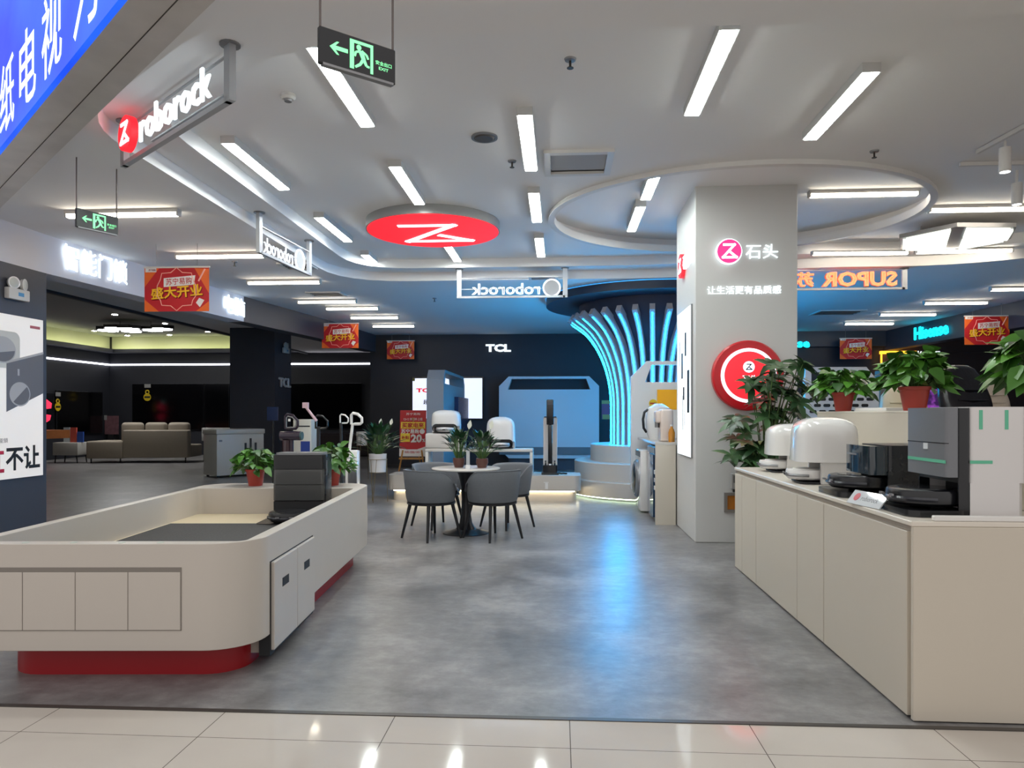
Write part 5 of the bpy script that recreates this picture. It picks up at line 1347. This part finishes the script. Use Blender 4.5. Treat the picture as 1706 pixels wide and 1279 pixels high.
mb = MB(); loop_handle(mb, (0.0, -0.012, 0.995), 0.115, 0.13, 0.008); mb.build('ring', GREYM, h)
mb = MB(); mb.box(-0.03, -0.005, -0.03, -0.015, 1.0, 1.03); mb.build('tag', WHITE, h, 0)
t = thing('stick_vacuum', 'slim dark stick vacuum with pale loop handle, between the purple and white vacuums', 'vacuum cleaner', (-2.62, 8.6, 0.30))
mb = MB(); mb.box(-0.12, 0.12, -0.12, 0.08, 0, 0.06, 0.02, 2); mb.build('brush_head', MATTE, t)
mb = MB(); mb.cyl((-0.02, 0.0, 0.06), (-0.03, 0, 0.98), 0.018, seg=10); mb.build('tube', MATTE, t)
mb = MB(); loop_handle(mb, (0.01, 0, 1.03), 0.1, 0.105, 0.01); mb.build('handle', GLOSSW, t)
t = thing('stick_vacuum', 'dark stick vacuum with black loop handle and slanted pale strap', 'vacuum cleaner', (-2.98, 8.75, 0.30))
mb = MB(); mb.box(-0.12, 0.12, -0.12, 0.08, 0, 0.06, 0.02, 2); mb.build('brush_head', MATTE, t)
mb = MB(); mb.cyl((0, 0.0, 0.06), (0, 0, 0.93), 0.022, seg=10); mb.build('tube', MATTE, t)
mb = MB(); loop_handle(mb, (0.04, 0, 0.99), 0.15, 0.16, 0.013); mb.build('handle', BLACK, t)
mb = MB(); mb.cyl((-0.02, -0.01, 1.0), (-0.15, -0.02, 1.17), 0.018, 0.016, 8); mb.box(-0.19, -0.12, -0.04, 0.0, 1.16, 1.23); mb.build('strap', mat('strap_pale_pink', '#c4a6ae', 0.5), t, 0)
t = thing('air_purifier', 'tall white cabinet with blue label behind the island counter', 'appliance', (-4.1, 11.4, 0))
mb = MB(); mb.box(-0.15, 0.15, -0.15, 0.15, 0, 1.30, 0.02, 2); mb.build('body', mat('cabinet_offwhite', '#c4c3ba', 0.4), t)
mb = MB(); mb.box(-0.02, 0.13, -0.154, -0.15, 0.55, 0.95); mb.build('blue_label', mat('label_blue', '#1e3a8a', 0.4), t, 0)
text(t, 'CHiQ', 0.12, 0.08, (0.055, -0.155, 0.72), 0, WHITE, 0.001, 0.03)
mb = MB(); mb.box(-0.12, 0.13, -0.152, -0.14, 1.18, 1.2); mb.build('slot', MATTE, t, 0)
t = thing('tablet_stand', 'small navy tablet on a thin stand beside the dark column', 'tablet', (-4.6, 11.3, 0))
mb = MB(); mb.box(-0.09, 0.09, -0.01, 0.01, 1.28, 1.5); mb.build('tablet', mat('screen_navy', '#1d2b4a', 0.2), t, 0)
mb = MB(); mb.cyl((0, 0.01, 0.02), (0, 0.01, 1.3), 0.012, seg=8); mb.build('pole', MATTE, t)
mb = MB(); mb.lathe([(0.14, 0), (0.14, 0.02)], 20); mb.build('base', MATTE, t)

# ------------------------------------------------------------------ chest freezer
t = thing('chest_freezer', 'grey and white chest freezer standing before the dark column', 'freezer', (-7.3, 15.75, 0), 0.9)
mb = MB(); mb.box(-0.55, 0.55, -0.32, 0.32, 0.04, 0.94, 0.015, 2); mb.build('body', mat('freezer_white', '#c6c6c1', 0.35), t)
mb = MB(); mb.box(-0.57, 0.57, -0.34, 0.34, 0.94, 1.05, 0.02, 2); mb.build('lid', mat('freezer_white', '#c6c6c1', 0.35), t)
for x in (0.08, 0.2, 0.32):
    mb = MB(); mb.prism([(x, 0), (x + 0.05, 0), (x + 0.05, 0.34), (x, 0.34)], 0, 0.004)
    for v in mb.bm.verts: v.co = Vector((v.co.x, -0.324 - v.co.z, 0.4 + v.co.y * (1 + 0.3 * (x == 0.2))))
    mb.build('printed_figure', mat('print_dark', '#3a3b3d', 0.5), t, 0)
mb = MB(); mb.box(-0.5, -0.43, -0.324, -0.32, 0.78, 0.82); mb.build('badge', GREYM, t, 0)
for sx in (-0.48, 0.48):
    for sy in (-0.25, 0.25):
        mb = MB(); mb.cyl((sx, sy, 0), (sx, sy, 0.05), 0.03, seg=10); mb.build('foot', MATTE, t)

# ------------------------------------------------------------------ showroom furniture
SOFA = mat('sofa_taupe', '#8f8577', 0.8, noise=0.06, nscale=20)
t = thing('sofa', 'taupe corner sofa with loose cushions in the dark showroom', 'sofa', (-12.0, 19.9, 0), 0.12)
mb = MB(); mb.box(-1.3, -0.3, -0.4, 0.6, 0.13, 0.62, 0.05, 3); mb.build('arm', SOFA, t)
mb = MB(); mb.box(-0.3, 1.5, -0.4, -0.15, 0.15, 0.93, 0.04, 3); mb.build('backrest', SOFA, t)
mb = MB(); mb.box(-0.3, 1.5, -0.15, 0.7, 0.15, 0.5, 0.05, 3); mb.build('seat', SOFA, t)
for x in (-0.48, 0.18, 0.82):
    mb = MB(); mb.box(x, x + 0.6, -0.14, 0.08, 0.5, 1.14, 0.09, 3); mb.build('cushion', SOFA, t)
for x in (-1.2, -0.4, 1.4):
    mb = MB(); mb.cyl((x, -0.3, 0), (x, -0.3, 0.15), 0.02, seg=8); mb.build('leg', MATTE, t)
t = thing('throw', 'pale patterned throw over the right end of the sofa', 'throw', (-10.05, 20.25, 0))
mb = MB(); mb.box(-0.3, 0.55, -0.02, 0.28, 0.6, 0.98, 0.02, 2); mb.build('cloth', mat('throw_pale', '#a8a6a2', 0.9, noise=0.25, nscale=14), t)
mb = MB(); mb.box(-0.25, 0.5, 0.0, 0.26, 0.0, 0.6); mb.build('stand', DARKC, t, 0)
t = thing('side_table', 'pale box side table on dark legs beside the sofa', 'side table', (-13.85, 19.6, 0))
mb = MB(); mb.box(-0.37, 0.37, -0.25, 0.25, 0.22, 0.58, 0.02, 2); mb.build('box', mat('table_pale_grey', '#adaca6', 0.5), t)
for sx in (-0.33, 0.33):
    for sy in (-0.2, 0.2):
        mb = MB(); mb.cyl((sx * 0.92, sy, 0.22), (sx, sy, 0), 0.02, 0.014, 8); mb.build('leg', MATTE, t)
for x, c, lab in ((-0.08, '#b9c3c9', 'pale blue leaflet stand'), (0.12, '#c8574a', 'red and white leaflet stand'), (0.32, '#2a4fa0', 'blue leaflet stand')):
    t = thing('leaflet', lab + ' on the pale side table by the sofa', 'leaflet', (-13.85 + x, 19.55, 0.58))
    mb = MB(); mb.box(-0.09, 0.09, -0.02, 0.02, 0, 0.42 if x < 0.2 else 0.3); mb.build('card', mat('leaflet_' + c[1:], c, 0.5), t, 0)
t = thing('wooden_table', 'orange wooden tabletop in the dark showroom beside the poster column', 'table', (-13.6, 17.6, 0))
mb = MB(); mb.prism([(-1.2, -0.6), (0.15, -0.6), (0.5, 0.9), (-1.2, 0.9)], 0.74, 0.96); mb.build('top', mat('orange_brown_wood', '#a06034', 0.4, noise=0.2, nscale=8), t, 0)
mb = MB(); mb.box(-1.0, 0.0, -0.1, 0.1, 0, 0.74); mb.build('base', MATTE, t, 0)
TVS = mat('tv_black_glass', '#050507', 0.12)
def tv(loc, rz, w, h, label):
    t = thing('television', label, 'television', loc, rz, 'switched off wall televisions')
    mb = MB(); mb.box(-w / 2, w / 2, -0.06, 0, 0, h, 0.004, 1); mb.build('casing', BLACK, t, 0)
    mb = MB(); mb.box(-w / 2 + 0.015, w / 2 - 0.015, -0.063, -0.06, 0.02, h - 0.015); mb.build('screen', TVS, t, 0)
    return t
tv((-13.2, 23.575, 0.85), 0, 2.5, 1.55, 'large switched off television behind the sofa cushions')
tv((-11.5, 23.575, 0.85), 0, 0.85, 1.55, 'narrow switched off screen on the showroom wall beside the dark column')
tv((-7.8, 23.575, 0.9), 0, 2.5, 1.5, 'switched off television on the wall right of the dark column')
tv((-15.275, 22.0, 0.75), PI / 2, 2.2, 1.35, 'switched off television on the left showroom wall')
t = thing('television', 'television showing a vivid red and teal picture in the dark showroom', 'television', (-15.275, 19.9, 0.95), PI / 2)
mb = MB(); mb.box(-0.9, 0.9, -0.06, 0, 0, 1.05); mb.build('casing', BLACK, t, 0)
mb = MB(); mb.M = Matrix.Translation((0, -0.062, 0)) @ frame_xy(0)
mb.prism([(0.2, 0.55), (0.75, 0.6), (0.78, 0.75), (0.5, 0.9), (0.3, 0.85)], 0, 0.002); mb.prism([(0.2, 0.45), (0.75, 0.4), (0.7, 0.25), (0.4, 0.12)], 0, 0.002); mb.build('picture', glow('tv_picture_red', '#e0304e', 0.9), t, 0)
mb = MB(); mb.M = Matrix.Translation((0, -0.063, 0)) @ frame_xy(0)
mb.prism([(0.2, 0.85), (0.35, 1.0), (0.5, 0.95), (0.4, 0.8)], 0, 0.002); mb.prism([(0.35, 0.1), (0.5, 0.05), (0.55, 0.2)], 0, 0.002); mb.build('picture', glow('tv_picture_teal', '#1f9a94', 0.7), t, 0)
t = thing('poster', 'colourful notice propped low in the showroom corner', 'poster', (-15.0, 23.2, 0.7))
mb = MB(); mb.box(-0.2, 0.28, -0.02, 0, 0, 0.62); mb.build('sheet', mat('notice_mixed', '#6a4a50', 0.5, noise=0.7, nscale=9), t, 0)
mb = MB(); mb.box(-0.22, -0.12, -0.022, -0.02, 0.48, 0.64); mb.build('note', mat('note_grey', '#8d8d8d', 0.5), t, 0)
mb = MB(); mb.box(-0.1, 0.1, -0.01, 0.3, -0.7, 0); mb.build('stand', MATTE, t, 0)
for x, y, z, lab in ((-13.9, 23.49, 1.95, 'yellow round hanging tag above the sofa television'), (-15.19, 20.9, 1.6, 'yellow round hanging tag on the left showroom wall television')):
    t = thing('price_tag', lab, 'price tag', (x, y, z), 0 if x > -15 else PI / 2)
    mb = MB(); mb.M = frame_xy(0); mb.lathe([(0.13, 0), (0.13, 0.01)], 18); mb.build('disc', YT, t)
    mb = MB(); mb.M = Matrix.Translation((0, -0.0, 0.17)) @ frame_xy(0); mb.tube([(0.06 * math.cos(2 * PI * i / 14), 0.06 * math.sin(2 * PI * i / 14), 0.005) for i in range(14)], 0.02, 5, True); mb.build('loop', YT, t)
    mb = MB(); mb.box(-0.1, 0.1, -0.014, -0.01, -0.03, 0.03); mb.build('band', MATTE, t, 0)
    mb = MB(); mb.box(-0.1, 0.12, -0.01, 0, 0.32, 0.44); mb.build('card', mat('note_grey', '#8d8d8d', 0.5), t, 0)
t = thing('low_cabinet', 'long dark low cabinet under the television right of the column', 'cabinet', (-7.4, 23.2, 0))
mb = MB(); mb.box(-1.6, 1.6, -0.3, 0.35, 0.05, 0.75, 0.01, 1); mb.build('body', mat('cabinet_dark_brown', '#2b2326', 0.35), t, 0)
for x in (-1.0, 0.0, 1.0):
    mb = MB(); mb.box(x - 0.5, x + 0.49, -0.32, -0.3, 0.1, 0.7); mb.build('door', mat('cabinet_dark_brown', '#2b2326', 0.35), t, 0)
mb = MB(); mb.box(-1.5, 1.5, -0.25, 0.3, 0, 0.05); mb.build('base', MATTE, t, 0)

# ------------------------------------------------------------------ background at right
t = thing('display_stand', 'white slotted chamfered display panel behind the nearest potted pothos', 'display stand', (4.75, 12.0, 0.0))
mb = MB(); mb.box(-0.9, 0.43, 0.02, 0.5, 0, 1.3); mb.build('plinth', LACQ, t, 0)
mb = MB(); mb.M = Matrix.Translation((0, 0.1, 0)) @ Matrix.Rotation(PI / 2, 4, 'X')
mb.prism([(-0.75, 1.3), (0.42, 1.3), (0.42, 1.9), (0.22, 2.15), (-0.75, 2.15)], -0.06, 0.06, [(-0.65, 1.88), (0.3, 1.88), (0.19, 2.07), (-0.65, 2.07)]); mb.build('panel', mat('panel_white', '#d5d6d8', 0.4), t, 0)
mb = MB()
for r in range(5):
    for c in range(7):
        x = -0.68 + c * 0.15 + (0.07 if r % 2 else 0); z = 1.40 + r * 0.1
        if x > 0.28: continue
        mb.prism([(p[0], p[1]) for p in rrect(x, x + 0.11, z, z + 0.05, 0.02, 3)], 0, 0.004)
for v in mb.bm.verts: v.co = Vector((v.co.x, 0.04 - v.co.z - 0.001, v.co.y))
mb.build('slot_pattern', MATTE, t, 0)
t = thing('display_board', 'grey side board beside the white slotted panel', 'display stand', (5.45, 12.3, 0))
mb = MB(); mb.box(-0.2, 0.35, -0.1, 0.1, 0, 2.1, 0.01, 1); mb.build('panel', mat('board_grey', '#77756f', 0.5), t, 0)
mb = MB(); mb.box(-0.2, 0.38, -0.15, 0.2, 0, 0.06); mb.build('base', MATTE, t, 0)
def massage_chair(loc, rz, m, label, k=1.0):
    t = thing('massage_chair', label, 'massage chair', loc, rz)
    rings = []
    for z, w, y, d in ((0.45, 0.56, 0.0, 0.3), (0.8, 0.6, 0.06, 0.26), (1.1, 0.62, 0.13, 0.22), (1.3, 0.55, 0.18, 0.18), (1.42, 0.38, 0.2, 0.12), (1.46, 0.2, 0.2, 0.06)):
        rings.append([(w / 2 * math.copysign(abs(math.cos(a)) ** 0.6, math.cos(a)), y + d / 2 * math.copysign(abs(math.sin(a)) ** 0.6, math.sin(a)), z * k) for a in [2 * PI * i / 28 for i in range(28)]])
    mb = MB(); mb.rings(rings); b_ = mb.build('backrest', m, t, 60)
    mb = MB()
    for i in range(5): mb.tube([(-0.2, -0.06 + 0.03 * i, (0.75 + 0.11 * i) * k), (0, -0.09 + 0.03 * i, (0.75 + 0.11 * i) * k), (0.2, -0.06 + 0.03 * i, (0.75 + 0.11 * i) * k)], 0.014, 6)
    mb.build('quilting', m, b_)
    mb = MB(); mb.box(-0.28, 0.28, -0.55, 0.1, 0.3, 0.5, 0.06, 3); mb.build('seat', m, t)
    for sx in (-1, 1):
        mb = MB(); mb.prism([(-0.6, 0.1), (0.3, 0.1), (0.32, 0.62), (0.2, 0.86), (-0.35, 0.8), (-0.6, 0.55)], -0.09, 0.09)
        for v in mb.bm.verts: v.co = Vector((sx * 0.38 + v.co.z, v.co.x, v.co.y * k))
        o = mb.build('armrest', m, t); bv = o.modifiers.new('edge', 'BEVEL'); bv.width = 0.04; bv.segments = 3
    mb = MB(); mb.box(-0.3, 0.3, -0.95, -0.55, 0.1, 0.45, 0.08, 3); mb.build('footrest', m, t)
    mb = MB(); mb.box(-0.35, 0.35, -0.5, 0.3, 0, 0.12); mb.build('base', MATTE, t, 0)
    return t
t = thing('display_platform', 'raised display platform under the massage chairs behind the right counter', 'platform', (4.7, 8.0, 0))
mb = MB(); mb.box(-1.4, 1.4, -1.1, 1.2, 0, 0.45, 0.01, 1); mb.build('top', LACQ, t, 0)
t = thing('display_platform', 'farther raised platform carrying the pale massage chairs', 'platform', (5.6, 10.5, 0))
mb = MB(); mb.box(-1.4, 1.5, -1.1, 1.3, 0, 0.45, 0.01, 1); mb.build('top', LACQ, t, 0)
LEA = mat('black_leather', '#17151a', 0.22, bump=0.2, bscale=30)
massage_chair((4.35, 7.85, 0.45), 0.35, LEA, 'glossy black massage chair behind the right counter ledge')
massage_chair((5.5, 8.15, 0.45), 0.0, LEA, 'black massage chair at the right edge behind the pothos')
massage_chair((4.82, 10.35, 0.45), -0.1, mat('cream_leather', '#cfc5ab', 0.4), 'cream massage chair behind the middle pothos on the ledge', 0.92)
massage_chair((6.35, 11.0, 0.45), 0.1, mat('beige_leather', '#cdbfae', 0.4), 'beige massage chair head showing beside the black massage chair', 1.02)
t = thing('television', 'small screen with purple picture below the brown wall at right', 'television', (7.75, 15.0, 0))
mb = MB(); mb.box(-0.5, 0.5, -0.05, 0, 1.25, 1.9); mb.build('casing', BLACK, t, 0)
m = mat('purple_screen', '#3a1050', 0.3); b = m.node_tree.nodes['Principled BSDF']
n = m.node_tree.nodes.new('ShaderNodeTexNoise'); n.inputs['Scale'].default_value = 6
cr = m.node_tree.nodes.new('ShaderNodeValToRGB'); cr.color_ramp.elements[0].position = 0.45; cr.color_ramp.elements[0].color = lin('#2a0c3c'); cr.color_ramp.elements[1].position = 0.75; cr.color_ramp.elements[1].color = lin('#b050d0')
m.node_tree.links.new(n.outputs['Fac'], cr.inputs['Fac']); m.node_tree.links.new(cr.outputs['Color'], b.inputs['Emission Color']); b.inputs['Emission Strength'].default_value = 0.6
mb = MB(); mb.box(-0.48, 0.48, -0.054, -0.05, 1.27, 1.88); mb.build('screen', m, t, 0)
mb = MB(); mb.box(-0.06, 0.06, -0.06, 0.02, 0.04, 1.25); mb.build('pole', MATTE, t, 0)
mb = MB(); mb.box(-0.35, 0.35, -0.25, 0.2, 0, 0.04); mb.build('base', MATTE, t, 0)
t = thing('paper_stack', 'white booklet lying on the back ledge between two pothos pots', 'booklet', (2.50, 5.75, 1.41))
mb = MB(); mb.box(-0.1, 0.1, -0.28, 0.28, 0, 0.025, 0.003, 1); mb.build('pages', WHITE, t, 0)
